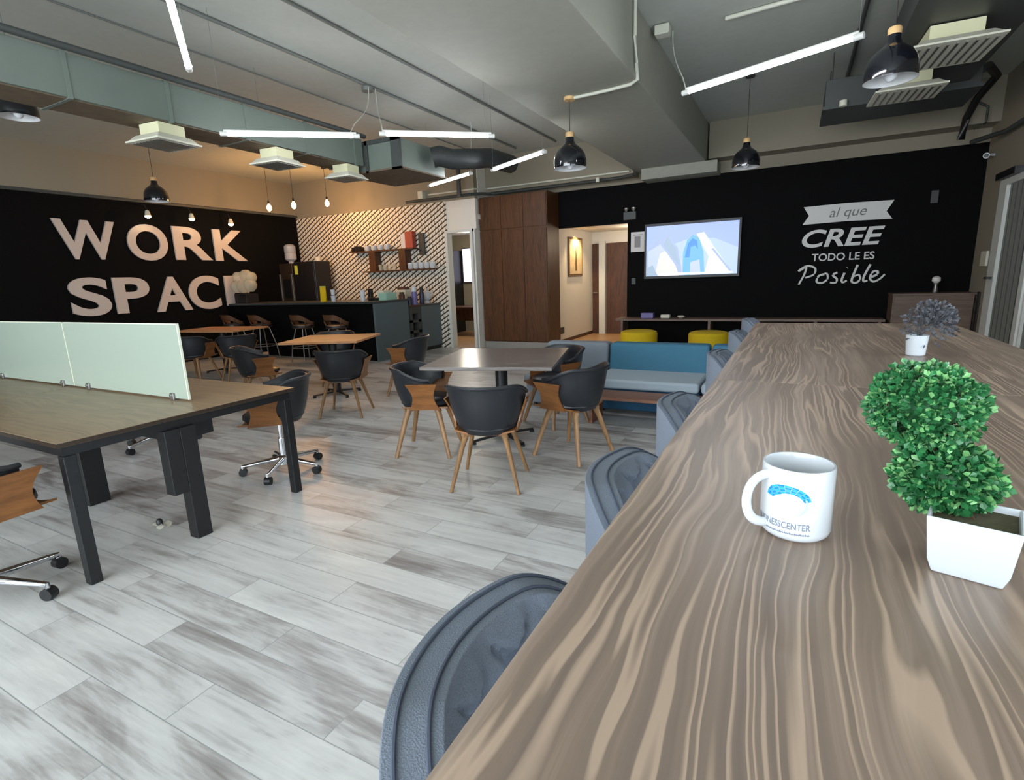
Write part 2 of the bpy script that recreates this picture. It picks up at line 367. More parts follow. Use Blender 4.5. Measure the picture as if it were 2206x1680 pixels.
def text_verts(s, bold=.0, shear=0, space=1):
    cu = bpy.data.curves.new('t', 'FONT'); cu.body = s; cu.offset = bold; cu.shear = shear; cu.extrude = 0; cu.fill_mode = 'FRONT'; cu.space_character = space; cu.resolution_u = 6
    o = bpy.data.objects.new('t', cu); C.objects.link(o)
    me = bpy.data.meshes.new_from_object(o.evaluated_get(bpy.context.evaluated_depsgraph_get()))
    vs = [(v.co.x, v.co.y) for v in me.vertices]; fs = [list(p.vertices) for p in me.polygons]
    bpy.data.objects.remove(o); bpy.data.curves.remove(cu); bpy.data.meshes.remove(me)
    x0 = min(v[0] for v in vs); x1 = max(v[0] for v in vs); y0 = min(v[1] for v in vs); y1 = max(v[1] for v in vs)
    return [((x-x0)/(x1-x0), (y-y0)/(y1-y0)) for x, y in vs], fs
def text_bm(bm, s, f, t, mi=0, **k):
    """text filling the unit square, mapped by f(u,v,depth); t = thickness"""
    vs, fs = text_verts(s, **k)
    a = [bm.verts.new(f(u, v, 0)) for u, v in vs]; b = [bm.verts.new(f(u, v, t)) for u, v in vs] if t else None
    edges = {}
    for q in fs:
        bm.faces.new([a[i] for i in q]).material_index = mi
        if t: bm.faces.new([b[i] for i in reversed(q)]).material_index = mi
        for i in range(len(q)):
            e = (q[i], q[(i+1) % len(q)]); edges[e] = 1
    if t:
        for (i, j) in edges:
            if (j, i) not in edges: bm.faces.new((a[i], a[j], b[j], b[i])).material_index = mi
    return bm

# ================================================================ SETTING
CZ = 3.8
struct('floor', B(-12, 2.6, -3.2, 10.4, -.1, 0), 'floor')
struct('floor_corridor', B(-7.2, 0, 10.4, 13.2, -.1, 0), 'corr_floor')
struct('ceiling', B(-12, 2.6, -3.2, 10.4, CZ, CZ+.15), 'ceil')
struct('wall_left', B(-10.95, -10.8, -3.2, 9.5, 0, 3.03), 'black_wall')
struct('trim_1', B(-10.95, -10.74, -3.2, 9.4, 3.03, 3.07), 'dark_trim')
struct('wall_left_upper', B(-10.95, -10.8, -3.2, 9.5, 3.09, CZ), 'beige')
struct('wall_back_patterned', B(-10.95, -6.42, 9.4, 9.52, 0, 3.0), 'wallpaper')
bm = new(); box(bm, -10.95, -5.72, 9.4, 9.52, 3.0, CZ); struct('wall_back_upper', bm, 'beige')
bm = new(); box(bm, -6.52, -5.72, 9.42, 9.5, 2.42, 3.0); box(bm, -5.82, -5.765, 9.42, 9.98, 0, 2.42); box(bm, -5.80, -5.70, 9.52, 10.32, 3.06, 3.8); box(bm, -5.84, -5.765, 9.5, 10.3, 2.42, 3.06)
struct('wall_back_doorway', bm, 'white_wall')
bm = new(); box(bm, -6.46, -6.40, 9.36, 9.54, 0, 2.42); box(bm, -5.85, -5.79, 9.36, 9.54, 0, 2.42); box(bm, -6.46, -5.79, 9.365, 9.535, 2.37, 2.42)
struct('door_1', bm, 'white_frame')
bm = new(); box(bm, -5.7, -4.4, 10.2, 10.32, 0, 3.05); box(bm, -4.4, -2.86, 10.2, 10.32, 2.36, 3.05); box(bm, -2.86, 2.3, 10.2, 10.32, 0, 3.05)
struct('wall_back_black', bm, 'black_wall')
struct('wall_back_black_upper', B(-5.76, 2.3, 10.2, 10.32, 3.05, CZ), 'beige')
struct('trim_2', B(-1.4, 2.3, 9.82, 10.2, 3.24, CZ), 'beige')
struct('trim_3', B(-5.72, -2.66, 9.82, 10.2, 3.14, CZ), 'beige')
struct('trim_4', B(-2.5, -1.25, 9.75, 10.2, 3.02, 3.2), 'beam')
# concrete beam across the room
struct('trim_5', B(-2.66, -1.43, -3.2, 10.2, 3.2, CZ), 'beam', bevel=.012)
# corridor behind the black wall
bm = new(); box(bm, -4.5, -4.4, 10.32, 12.6, 0, 2.5); struct('wall_corridor_left', bm, 'white_wall')
bm = new(); box(bm, -6.2, -.6, 12.6, 12.7, 0, 2.6); struct('wall_corridor_end', bm, 'white_wall')
struct('wall_corridor_right', B(-.7, -.6, 10.32, 12.6, 0, 2.5), 'white_wall')
struct('ceiling_corridor', B(-4.5, -.6, 10.32, 12.7, 2.42, 2.5), 'white_wall')
struct('baseboard_corridor', B(-4.4, -4.385, 10.32, 12.6, 0, .07), 'brown_door')
def door(name, x0, x1, y, z1, hx):
    d = obj(name, B(x0, x1, y-.045, y, 0, z1), 'brown_door', smooth=False); d['kind'] = 'structure'
    obj('door_handle', tube(new(), [(hx, y-.05, 1.0), (hx, y-.09, 1.0), (hx+.1, y-.09, 1.0)], .01), 'steel', d)
    return d
door('door_2', -4.38, -4.22, 12.6, 2.15, -4.34)
door('door_3', -4.03, -3.1, 12.6, 2.15, -3.2)
bm = new(); box(bm, -4.2, -4.05, 12.5, 12.6, 0, 2.2); struct('trim_6', bm, 'white_frame')
# office behind the first doorway
bm = new(); box(bm, -10.8, -5.82, 12.6, 12.7, 0, 2.7); box(bm, -5.86, -5.77, 9.98, 12.6, 0, 2.7); box(bm, -10.9, -10.8, 9.52, 12.6, 0, 2.7)
struct('wall_office', bm, 'beige')
struct('floor_office', B(-10.9, -5.72, 9.45, 12.7, -.09, .003), 'corr_floor')
struct('ceiling_office', B(-10.9, -5.72, 9.52, 12.7, 2.6, 2.7), 'white_wall')
# right side: solid pier, glazing, spandrel
struct('wall_right', B(2.3, 2.42, 9.35, 10.32, 0, CZ), 'beige')
struct('wall_right_upper', B(2.3, 2.42, -3.2, 9.35, 2.5, CZ), 'beige')
struct('wall_front', B(-10.95, 2.42, -3.3, -3.2, 2.9, CZ), 'beige')
struct('wall_front_lower', B(-10.95, 2.42, -3.3, -3.2, 0, .5), 'beige')
def window(name, axis, fixed, a0, a1, z0, z1, n, t=.05):
    bm = new()
    def bb(u0, u1, w0, w1):
        if axis == 'y': box(bm, fixed-.03, fixed+.05, u0, u1, w0, w1)
        else: box(bm, u0, u1, fixed-.05, fixed+.03, w0, w1)
    bb(a0, a1, z0, z0+t); bb(a0, a1, z1-t, z1)
    for i in range(n+1):
        u = a0+(a1-a0-t)*i/n; bb(u, u+t, z0+t, z1-t)
    fr = struct(name, bm, 'white_frame')
    g = B(fixed, fixed+.006, a0+t, a1-t, z0+t, z1-t) if axis == 'y' else B(a0+t, a1-t, fixed-.01, fixed-.004, z0+t, z1-t)
    p = obj('pane', g, 'glass', fr, smooth=False)
    return fr
window('window_1', 'y', 2.32, -3.1, 2.9, 0, 2.5, 3)
window('window_2', 'x', -3.24, -6.6, 1.4, .5, 2.9, 4)
w3 = window('window_3', 'y', 2.32, 2.9, 8.02, 0, 2.5, 3)
w3.children[0].data.materials[0] = M['light_blocking_blind']; w3.children[0].name = 'light_blocking_blind'  # opaque sheet added in this glazing to keep daylight out
bm = new(); box(bm, -10.95, -6.6, -3.3, -3.2, .5, 2.9); box(bm, 1.4, 2.42, -3.3, -3.2, .5, 2.9); struct('wall_front_sides', bm, 'beige')
# white glazed door at the far end of the glazing
bm = new(); box(bm, 2.27, 2.37, 9.08, 9.35, 0, 2.42); box(bm, 2.27, 2.37, 8.02, 8.14, 0, 2.42); box(bm, 2.27, 2.37, 8.14, 9.08, 2.34, 2.42); box(bm, 2.27, 2.37, 8.14, 9.08, 0, .12)
d4 = struct('door_4', bm, 'white_frame')
obj('light_blocking_blind', B(2.31, 2.33, 8.14, 9.08, .12, 2.34), 'light_blocking_blind', d4, smooth=False)
for k in range(5): obj('blind_seam', B(2.305, 2.31, 8.30+k*.17, 8.31+k*.17, .12, 2.34), 'dark_trim', d4, smooth=False)
obj('door_handle', tube(new(), [(2.27, 9.14, 1.2), (2.2, 9.14, 1.2), (2.2, 9.02, 1.2)], .014), 'dark_trim', d4)
obj('door_closer', B(2.2, 2.3, 8.6, 9.3, 2.42, 2.5), 'black', d4, smooth=False)

# ================================================================ CEILING SERVICES
def pipe(name, pts, r, m, label, cat='conduit', group=None):
    o = obj(name, tube(new(), pts, r, 10), m); return tag(o, label, cat, group)
pipe('conduit', [(-3.95, -1, CZ-.02), (-3.95, 9.38, CZ-.02)], .016, 'conduit', 'thin grey conduit along the ceiling nearest the wide beam', group='thin conduits along the ceiling')
pipe('conduit', [(-4.76, -1, CZ-.02), (-4.76, 9.38, CZ-.02)], .018, 'conduit', 'thin grey conduit on the ceiling that carries the round junction box', group='thin conduits along the ceiling')
pipe('conduit', [(-5.55, -1, CZ-.012), (-5.55, 9.38, CZ-.012)], .008, 'conduit', 'faint thin grey line of conduit on the ceiling above the duct', group='thin conduits along the ceiling')
jb = obj('junction_box', lathe(new(), [(.07, 0), (.07, .05)], 16, (-4.76, 5.45, CZ-.09)), 'conduit'); tag(jb, 'small round grey junction box on the ceiling conduit above the long tube lights', 'junction box')
pipe('duct_edge_line', [(-4.965, -1, 3.25), (-4.965, 3.2, 3.25), (-4.965, 5.55, 3.25)], .027, 'dark_trim', 'black line running along the top edge of the long duct', 'pipe')  # dark round strip drawn along the duct's upper edge
# wall tray / pipe under the upper wall band
pipe('service_pipe', [(-7.3, 9.26, 3.05), (-5.72, 9.27, 3.05), (-5.62, 9.5, 3.08), (-5.5, 9.74, 3.09), (-2.9, 9.76, 3.10), (-2.6, 9.6, 3.1)], .028, 'dark_trim', 'dark pipe running along the wall above the brown cabinet and black wall', 'pipe')
pipe('service_pipe', [(-6.8, 9.37, 3.16), (-5.7, 9.37, 3.16), (-5.62, 9.76, 3.2), (-2.72, 9.78, 3.2)], .018, 'pvc', 'thin cream conduit running just above the dark wall pipe', 'conduit')
bm = new(); box(bm, -7.02, -6.9, 9.29, 9.4, 3.09, 3.24); tag(obj('junction_box', bm, 'pvc', bevel=.006), 'cream junction box on the wall pipe above the patterned wallpaper', 'junction box')
bm = new(); box(bm, -3.3, -3.24, 9.66, 9.72, 3.06, 3.14); tag(obj('junction_box', bm, 'pvc', bevel=.006), 'tiny white box on the wall pipe above the corridor opening', 'junction box')
pipe('drop_pipe', [(-5.92, 9.17, 3.78), (-5.92, 9.17, 3.02)], .045, 'dark_trim', 'grey upright pipe dropping from the ceiling beside the brown cabinet', 'pipe')
# conduit feeding the middle pendant
pipe('beam_conduit', [(-2.1, 5.48, 3.185), (-1.72, 5.46, 3.185), (-1.5, 5.42, 3.185), (-1.42, 5.36, 3.195), (-1.405, 5.25, 3.3), (-1.405, 5.2, 3.5), (-1.405, 5.2, 3.78)], .016, 'pvc', 'cream conduit bending over the beam edge to the middle pendant', 'conduit')
# ducts
du = thing('air_duct', 'long galvanised duct hanging on the left with ceiling grilles under it', 'duct', (-5.22, 2.6, 2.9))
obj('duct_casing', B(-.23, .22, -3.6, 2.93, 0, .32), 'galv', du, smooth=False, bevel=.004)
for k in range(9): obj('duct_flange', B(-.24, .23, -3.3+k*.76, -3.27+k*.76, -.012, .332), 'galv', du, smooth=False)
obj('underside_warm_tint', B(-.2, .19, -3.55, 2.9, -.008, 0), 'brown_warm_lit', du, smooth=False)  # thin brown sheet, warm light on the duct's underside painted in
for k in range(3): obj('hanger_rod', tube(new(), [(-.22, -2.6+k*2.2, .32), (-.22, -2.6+k*2.2, .9)], .0025, 6), 'conduit', du)
def diffuser(loc, sx, sy, neck, label, rz=0, group=None):
    t = thing('air_diffuser', label, 'air vent', loc, rz, group)
    bm = new(); a, b_ = sx/2, sy/2
    hexa(bm, [(-a, -b_, 0), (a, -b_, 0), (a, b_, 0), (-a, b_, 0)], [(-a*.78, -b_*.78, .05), (a*.78, -b_*.78, .05), (a*.78, b_*.78, .05), (-a*.78, b_*.78, .05)])
    box(bm, -a-.012, a+.012, -b_-.012, b_+.012, -.014, 0)
    obj('plate', bm, 'diffuser', t, smooth=False)
    bm = new()
    n = 9
    for k in range(n):
        x = -a*.86+k*(a*1.72)/(n-1); box(bm, x-.008, x+.008, -b_*.86, b_*.86, -.022, -.015)
    obj('louvre', bm, 'steel', t, smooth=False)
    obj('collar', B(-a*.62, a*.62, -b_*.62, b_*.62, .05, neck), 'neck', t, smooth=False)
    return t
g = 'square vents under the left duct'
diffuser((-5.17, 3.12, 2.74), .40, .40, .148, 'square off-white vent under the left duct, nearest the camera', .1, g)
diffuser((-5.12, 4.30, 2.74), .38, .38, .148, 'square off-white vent under the left duct behind the long tube light', .1, g)
diffuser((-5.12, 5.33, 2.74), .36, .36, .148, 'square off-white vent at the far end of the left duct', .1, g)
pl = thing('fan_coil_unit', 'boxy air unit with a brown underside at the end of the left duct', 'air unit', (-4.9, 6.1, 2.82))
obj('casing', B(-.45, .45, -.52, .45, .02, .36), 'galv', pl, smooth=False, bevel=.005)
obj('underside_panel', B(-.47, .47, -.54, .47, 0, .02), 'brown_warm_lit', pl, smooth=False)
bm = new(); box(bm, .33, .47, -.54, -.50, 0, .38); box(bm, -.1, -.05, -.54, -.52, 0, .38); box(bm, -.45, .47, -.54, -.52, .33, .38); obj('frame_strip', bm, 'dark_trim', pl, smooth=False)
fx = obj('flexible_duct', tube(new(), [(-4.36, 6.15, 3.02), (-4.28, 6.2, 3.04), (-4.15, 6.3, 3.0), (-4.0, 6.5, 3.02), (-3.95, 6.95, 3.1), (-3.95, 7.6, 3.12)], .13, 16), 'flex'); tag(fx, 'black ribbed flexible duct beside the left air unit', 'duct')
# right hand unit
au = thing('fan_coil_unit', 'large dark air unit hanging near the black wall, right of the tube light', 'air unit', (.85, 7.95, 3.2))
obj('casing', B(-.68, .72, -.38, .42, .0, .30), 'unit_grey', au, smooth=False, bevel=.006)
bm = new(); box(bm, -.70, .74, -.40, .44, -.015, .02); obj('rim', bm, 'dark_trim', au, smooth=False)
bm = new(); box(bm, -.2, .62, -3.4, -.38, .06, .36); obj('supply_duct', bm, 'unit_grey', au, smooth=False, bevel=.006)
for x in (-.62, .66):
    for y in (-.3, .36): obj('hanger_rod', tube(new(), [(x, y, .3), (x, y, .6)], .007, 6), 'dark_trim', au)
obj('drain_cap', lathe(new(), [(.04, 0), (.04, .06)], 12, (-.5, -.46, -.02)), 'diffuser', au)
g = 'vents under the right duct'
diffuser((.98, 5.9, 3.09), .56, .62, .16, 'white slatted vent under the right duct, nearest the camera', .05, g)
diffuser((.86, 7.0, 3.09), .56, .50, .16, 'white slatted vent under the right duct close to the dark air unit', .05, g)
pipe('refrigerant_pipe', [(1.68, 8.2, 3.5), (1.85, 8.7, 3.66), (2.05, 9.2, 3.66), (1.95, 9.5, 3.5), (1.9, 9.7, 3.3), (1.88, 9.75, 3.05)], .045, 'black', 'thick black insulated pipe bending down to the black wall', 'pipe')
pipe('drain_tube', [(2.0, 9.72, 3.5), (2.12, 9.72, 3.42), (2.12, 9.72, 3.22), (2.0, 9.72, 3.16)], .014, 'dark_trim', 'thin curved tube beside the thick black pipe', 'pipe')
pipe('service_pipe', [(2.0, 9.74, 3.0), (2.22, 9.2, 3.0), (2.24, 6.5, 3.0)], .03, 'dark_trim', 'dark pipe along the top of the right wall above the camera', 'pipe')
pipe('conduit', [(.42, 3.0, 3.77), (.42, 9.8, 3.77)], .02, 'dark_trim', 'dark conduit on the ceiling between the right tube light and the big pendant')
bm = new(); box(bm, -1.38, -1.24, 5.8, 5.92, 3.70, 3.79); jb = obj('junction_box', bm, 'pvc', bevel=.01); tag(jb, 'white junction box at the beam top feeding the right tube light', 'junction box')

# suspended LED tubes
def tubelight(p0, p1, label, hang, thin=(), group='suspended tube lights', power=9):
    p0, p1 = Vector(p0), Vector(p1); t = thing('tube_light', label, 'tube light', p0, 0, group); d = p1-p0; u = d.normalized()
    obj('tube', tube(new(), [u*.03, d-u*.03], .017, 12), 'tube', t)
    obj('housing', tube(new(), [Vector((0, 0, .024)), d+Vector((0, 0, .024))], .012, 8), 'tube_body', t)
    for q in (Vector((0, 0, 0)), d): obj('end_cap', tube(new(), [q-u*.03, q+u*.03], .021, 12), 'tube_body', t)
    for q, h in thin:
        h = Vector(h)-p0; q = Vector(q)-p0
        obj('suspension_wire', tube(new(), [q, h], .0012, 5), 'conduit', t)
    for q, h in hang:
        h = Vector(h)-p0; q = Vector(q)-p0; P_ = [q.lerp(h, 1-(1-k/10)**2)*1.0 for k in range(11)]
        for k in range(11): P_[k].z = q.z+(h.z-q.z)*min(1, (k/10)**.75)
        obj('suspension_cable', tube(new(), P_, .005, 6), 'cable', t)
    return t
tubelight((-2.0, 1.25, 2.78), (-3.42, 2.29, 2.78), 'tube light cut by the top left edge of the view', [], [((-3.42, 2.29, 2.8), (-3.42, 2.29, 3.78))])
tubelight((-4.60, 3.32, 2.78), (-3.73, 4.06, 2.78), 'tube light left of the two hanging cables, over the warm lamps', [((-3.77, 4.02, 2.8), (-4.70, 5.40, 3.74))], [((-4.6, 3.32, 2.8), (-4.6, 3.32, 3.78))])
tubelight((-3.48, 4.14, 2.78), (-2.70, 4.81, 2.78), 'tube light right of the two hanging cables, in the middle', [((-3.48, 4.14, 2.8), (-4.68, 5.50, 3.74))], [((-2.75, 4.78, 2.8), (-2.75, 4.78, 3.78))])
tubelight((-3.70, 6.60, 2.86), (-2.71, 6.08, 2.86), 'tube light slanting up to the right beside the middle pendant', [], [((-3.7, 6.6, 2.88), (-3.7, 6.6, 3.78)), ((-2.74, 6.1, 2.88), (-2.74, 6.1, 3.78))])
tubelight((-5.15, 7.14, 2.88), (-4.13, 6.72, 2.88), 'smallest tube light, farthest off near the patterned wall', [((-4.13, 6.72, 2.9), (-4.5, 7.4, 3.76))], [((-5.15, 7.14, 2.9), (-5.15, 7.14, 3.78))])
tubelight((-.89, 4.87, 2.86), (.26, 4.40, 2.86), 'tube light right of the beam, slanting up to the big pendant', [((-.89, 4.87, 2.88), (-1.20, 5.8, 3.70))], [((.26, 4.4, 2.88), (.26, 4.4, 3.78))])
pipe('conduit', [(-.75, 6.0, 3.775), (.38, 5.9, 3.775)], .02, 'pvc', 'pale straight conduit on the ceiling behind the right tube light')

# pendants
def pendant(loc, top, label):
    """loc = centre of the shade's rim"""
    t = thing('pendant_lamp', label, 'pendant lamp', loc, 0, 'black dome pendants')
    prof = [(.166, 0), (.170, .03), (.168, .08), (.157, .13), (.132, .175), (.092, .21), (.058, .235), (.044, .265), (.042, .30)]
    inner = [(r-.006, z+.004) for r, z in prof]
    bm = new(); lathe(bm, prof, 36, cap0=False, cap1=False)
    obj('shade', bm, 'gloss_black', t)
    bm = new(); lathe(bm, [(.166, .001)]+inner[1:], 36, cap0=False, cap1=True); lathe(bm, [(.171, 0), (.164, 0)], 36, cap0=False, cap1=False)
    obj('shade_lining', bm, 'lamp_white', t)
    obj('wood_cap', lathe(new(), [(.030, .295), (.042, .30), (.046, .335), (.038, .35), (.014, .355)], 24), 'oak_cap', t)
    obj('bulb', lathe(new(), [(.012, .12), (.03, .10), (.045, .06), (.042, .02), (.02, -.005), (.002, -.01)], 20), 'bulb_off', t)
    obj('cord', tube(new(), [(0, 0, .35), (0, 0, top-loc[2])], .004, 6), 'cord', t)
    obj('ceiling_rose', lathe(new(), [(.055, top-loc[2]-.03), (.055, top-loc[2])], 20), 'oak_cap' if top < 3.5 else 'cord', t)
    return t
pm = pendant((-2.15, 5.48, 2.52), 3.2, 'black dome pendant under the wide beam, middle of the room')
def pcopy(loc, top, label):
    return pendant(loc, top, label)
pcopy((-.66, 7.85, 2.71), CZ, 'small-looking black dome pendant in front of the black television wall')
pcopy((.52, 5.07, 2.74), CZ, 'largest black dome pendant, at the top right beside the vents')
pcopy((-8.85, 5.08, 2.79), CZ, 'black dome pendant above the letter O of the left wall')
pcopy((-7.15, 2.87, 3.22), CZ, 'black dome pendant cut by the left edge of the view')
# bare amber bulbs
def bare_bulb(loc, label):
    t = thing('edison_bulb_lamp', label, 'hanging bulb', loc, 0, 'bare amber bulbs above the bar')
    obj('bulb', lathe(new(), [(.004, -.075), (.03, -.06), (.045, -.02), (.04, .02), (.018, .055), (.016, .07)], 20), 'bulb', t)
    obj('socket', lathe(new(), [(.02, .065), (.02, .12), (.008, .13)], 16), 'black', t)
    obj('cord', tube(new(), [(0, 0, .12), (0, 0, CZ-loc[2])], .004, 6), 'cord', t)
    obj('ceiling_rose', lathe(new(), [(.05, CZ-loc[2]-.025), (.05, CZ-loc[2])], 16), 'cord', t)
    l = bpy.data.lights.new('bulb_light', 'POINT'); l.energy = 20; l.color = (1, .50, .18); l.shadow_soft_size = .05
    lo = bpy.data.objects.new('bulb_light', l); C.objects.link(lo); lo.location = (loc[0], loc[1]-.0, loc[2]-.12)
    return t
bare_bulb((-9.33, 7.5, 2.97), 'lit amber bulb, leftmost of the three above the bar')
bare_bulb((-8.63, 7.5, 2.95), 'lit amber bulb, middle of the three above the bar')
bare_bulb((-8.78, 8.5, 3.10), 'lit amber bulb, rightmost of the three above the bar')
# wall spots above the lettering
def wall_spot(loc, label, aim, power=22):
    t = thing('spotlight', label, 'spotlight', loc, 0, 'spotlights over the lettering')
    obj('bracket', tube(new(), [(-.3, 0, .2), (-.05, 0, .16), (0, 0, .05)], .01, 8), 'black', t)
    obj('head', lathe(new(), [(.02, .07), (.035, .05), (.05, -.02), (.052, -.03)], 20), 'diffuser', t)
    obj('lens', lathe(new(), [(.02, -.07), (.045, -.055), (.05, -.03)], 20), 'spot_glow', t)
    l = bpy.data.lights.new('spot_light', 'SPOT'); l.energy = power; l.color = (1, .74, .36); l.spot_size = math.radians(95); l.spot_blend = .7; l.shadow_soft_size = .03
    lo = bpy.data.objects.new('spot_light', l); C.objects.link(lo); lo.location = (loc[0], loc[1], loc[2]-.05)
    lo.rotation_euler = (Vector(aim)-Vector(lo.location)).to_track_quat('-Z', 'Y').to_euler()
    return t
wall_spot((-10.5, 5.82, 2.80), 'lit spotlight above the letter O', (-10.8, 5.85, 2.2), 30)
wall_spot((-10.5, 6.63, 2.81), 'lit spotlight above the letter R', (-10.8, 6.7, 2.1))
wall_spot((-10.5, 7.45, 2.77), 'lit spotlight above the letter K', (-10.8, 7.45, 2.1), 30)

# ================================================================ WALL LETTERING
LET = [('W', 4.45, 5.37, 2.0, 2.65, 'first letter of the top row'), ('O', 5.54, 6.25, 1.99, 2.65, 'lit by a spotlight, top row'),
       ('R', 6.37, 7.12, 2.01, 2.65, 'third letter of the top row'), ('K', 7.19, 7.93, 2.0, 2.64, 'last letter of the top row'),
       ('S', 4.49, 5.10, 1.04, 1.70, 'first letter of the lower row'), ('P', 5.17, 5.77, 1.05, 1.69, 'between S and A in the lower row'),
       ('A', 5.85, 6.54, 1.03, 1.69, 'between P and C in the lower row'), ('C', 6.51, 7.17, 1.02, 1.70, 'between A and E in the lower row'),
       ('E', 7.30, 7.88, 1.06, 1.69, 'last letter of the lower row, beside the bagged cups')]
for ch, y0, y1, z0, z1, ex in LET:
    bm = text_bm(new(), ch, lambda u, v, d: (-10.8+d, y0+u*(y1-y0), z0+v*(z1-z0)), .035, bold=.026)
    tag(obj('sign_letter', bm, 'letter', smooth=False), 'cream letter %s, %s' % (ch, ex), 'letter', 'cream letters on the left wall')

# slogan on the black back wall
dc = thing('slogan_decal', 'white slogan lettering with a ribbon banner on the black wall', 'wall lettering', (.65, 10.197, 1.7))
def onwall(x0, x1, z0, z1, dep=0, tilt=0, arc=0):
    return lambda u, v, d: (x0+u*(x1-x0)-.65, -dep-d, z0+v*(z1-z0)+tilt*(u-.5)+arc*(1-(2*u-1)**2)-1.7)
fb = onwall(.05, 1.26, 2.10, 2.40)
prism_pts = [(0, .0), (.5, .04), (1, .0), (.93, .4), (1, .92), (.5, .96), (0, .92), (.07, .45)]
obj('ribbon', prism(new(), prism_pts, lambda u, v, d: fb(u, v, d), .004), 'decal', dc, smooth=False)
obj('ribbon_text', text_bm(new(), 'al que', onwall(.42, .92, 2.14, 2.33, .0045), .002, shear=.25), 'banner_text', dc, smooth=False)
obj('headline', text_bm(new(), 'CREE', onwall(.06, 1.18, 1.73, 2.01), .004, bold=.022, shear=.22), 'decal', dc, smooth=False)
obj('text_line', text_bm(new(), 'TODO LE ES', onwall(.22, 1.08, 1.51, 1.63), .004, bold=.014), 'decal', dc, smooth=False)
def script_word():
    bm = new()
    def st(pts, r=.017):
        P = [Vector((x-.65, -.004, z-1.7)) for x, z in pts]; Q = []
        for i in range(len(P)-1):
            a, b_, c_, d_ = P[max(i-1, 0)], P[i], P[i+1], P[min(i+2, len(P)-1)]
            for k in range(5):
                s = k/5; Q.append(.5*((2*b_)+(-a+c_)*s+(2*a-5*b_+4*c_-d_)*s*s+(-a+3*b_-3*c_+d_)*s**3))
        Q.append(P[-1]); tube(bm, Q, r, 8, r*.8, flat=1)
    st([(.06, 1.37), (.15, 1.42), (.13, 1.3), (.06, 1.14)]); st([(.04, 1.36), (.16, 1.44), (.28, 1.4), (.27, 1.3), (.15, 1.25)])
    st([(.42, 1.30), (.34, 1.27), (.32, 1.18), (.40, 1.16), (.47, 1.22), (.46, 1.30), (.42, 1.31)])
    st([(.60, 1.32), (.54, 1.28), (.60, 1.22), (.59, 1.16), (.51, 1.16)]); st([(.70, 1.31), (.67, 1.20), (.69, 1.16), (.74, 1.19)]); st([(.73, 1.385), (.735, 1.39)], .016)
    st([(.87, 1.43), (.82, 1.26), (.81, 1.17), (.87, 1.15), (.92, 1.20), (.90, 1.27), (.83, 1.25)])
    st([(1.04, 1.43), (.97, 1.25), (.97, 1.17), (1.02, 1.18)])
    st([(1.06, 1.23), (1.14, 1.27), (1.14, 1.32), (1.08, 1.31), (1.05, 1.22), (1.10, 1.16), (1.18, 1.2), (1.24, 1.27)])
    return bm
sw = script_word()
for v in sw.verts: v.co.y = -.004+(v.co.y+.004)*.2
obj('script_word', sw, 'decal', dc)

# television
tv = thing('television', 'wall television showing pale blue glass towers', 'television', (-1.69, 10.195, 1.8))
obj('casing', B(-.83, .83, -.07, 0, -.49, .50), 'black', tv, bevel=.006, smooth=False)
SM = [('sky', (.40, .52, 1, 1)), ('sky2', (.52, .66, 1, 1)), ('tower', (.42, .52, .75, 1)), ('tower2', (.58, .66, .82, 1)), ('cyan', (.04, .28, .8, 1)), ('cyan2', (.15, .5, 1, 1)), ('white', (.95, 1, 1, 1)), ('warm', (.85, .82, .78, 1)), ('slate', (.38, .5, .65, 1))]
for n, c in SM: M['tv_'+n] = mat('screen_'+n, c, .3, emit=.30)
bm = new(); lay = [0]
def poly(pts, mi):
    y = -.0712-.0004*lay[0]; lay[0] += 1
    vs = [bm.verts.new((u*1.58-.79, y, v*.89-.44)) for u, v in pts]; bm.faces.new(vs).material_index = mi
poly([(0, 0), (1, 0), (1, 1), (0, 1)], 0)
poly([(0, .5), (.25, .6), (.5, .72), (.75, .7), (1, .5), (1, 0), (0, 0)], 1)
poly([(0, 0), (0, .58), (.24, .82), (.36, .55), (.42, 0)], 2)
poly([(.02, 0), (.02, .5), (.16, .64), (.26, .4), (.3, 0)], 3)
poly([(.1, 0), (.16, .45), (.22, .5), (.34, .2), (.38, 0)], 7)
poly([(.2, .62), (.24, .78), (.33, .55), (.38, .2), (.33, .3)], 8)
poly([(.42, 0), (.42, .45), (.46, .68), (.52, .78), (.59, .72), (.64, .45), (.66, 0)], 5)
poly([(.44, .35), (.47, .62), (.52, .72), (.57, .66), (.58, .5), (.55, .58), (.50, .55), (.49, .35)], 4)
poly([(.5, 0), (.5, .25), (.6, .3), (.62, 0)], 3)
poly([(.56, .8), (.64, .82), (.78, .45), (.96, .02), (.66, .02), (.7, .35)], 6)
poly([(.72, .5), (.75, .5), (.95, .05), (.92, .05)], 2)
poly([(.0, .0), (.0, .18), (.08, .22), (.14, 0)], 8)
poly([(.15, .03), (.3, .06), (.55, .05), (.9, .06), (.95, .03), (.9, .01), (.2, .01)], 6)
obj('screen', bm, [M['tv_'+n] for n, c in SM], tv, smooth=False)
ps = thing('poster', 'small white notice on the black wall left of the television', 'notice', (-2.66, 10.2, 2.0))
obj('sheet', B(-.13, .13, -.012, 0, -.18, .18), 'paper', ps, smooth=False)
bm = new(); box(bm, -.06, .05, -.014, -.012, -.1, .1); box(bm, -.09, .09, -.014, -.012, .12, .135); obj('print', bm, 'print_grey', ps, smooth=False)
em = thing('emergency_light', 'dark twin-head emergency light high on the black wall', 'emergency light', (-2.8, 10.2, 2.45))
obj('body', B(-.12, .12, -.09, 0, -.05, .1), 'dark_trim', em, bevel=.01, smooth=False)
for x in (-.07, .07): obj('lamp_head', lathe(new(), [(.02, -.0), (.045, .05), (.045, .07)], 16, (x, -.06, .1)), 'steel', em)
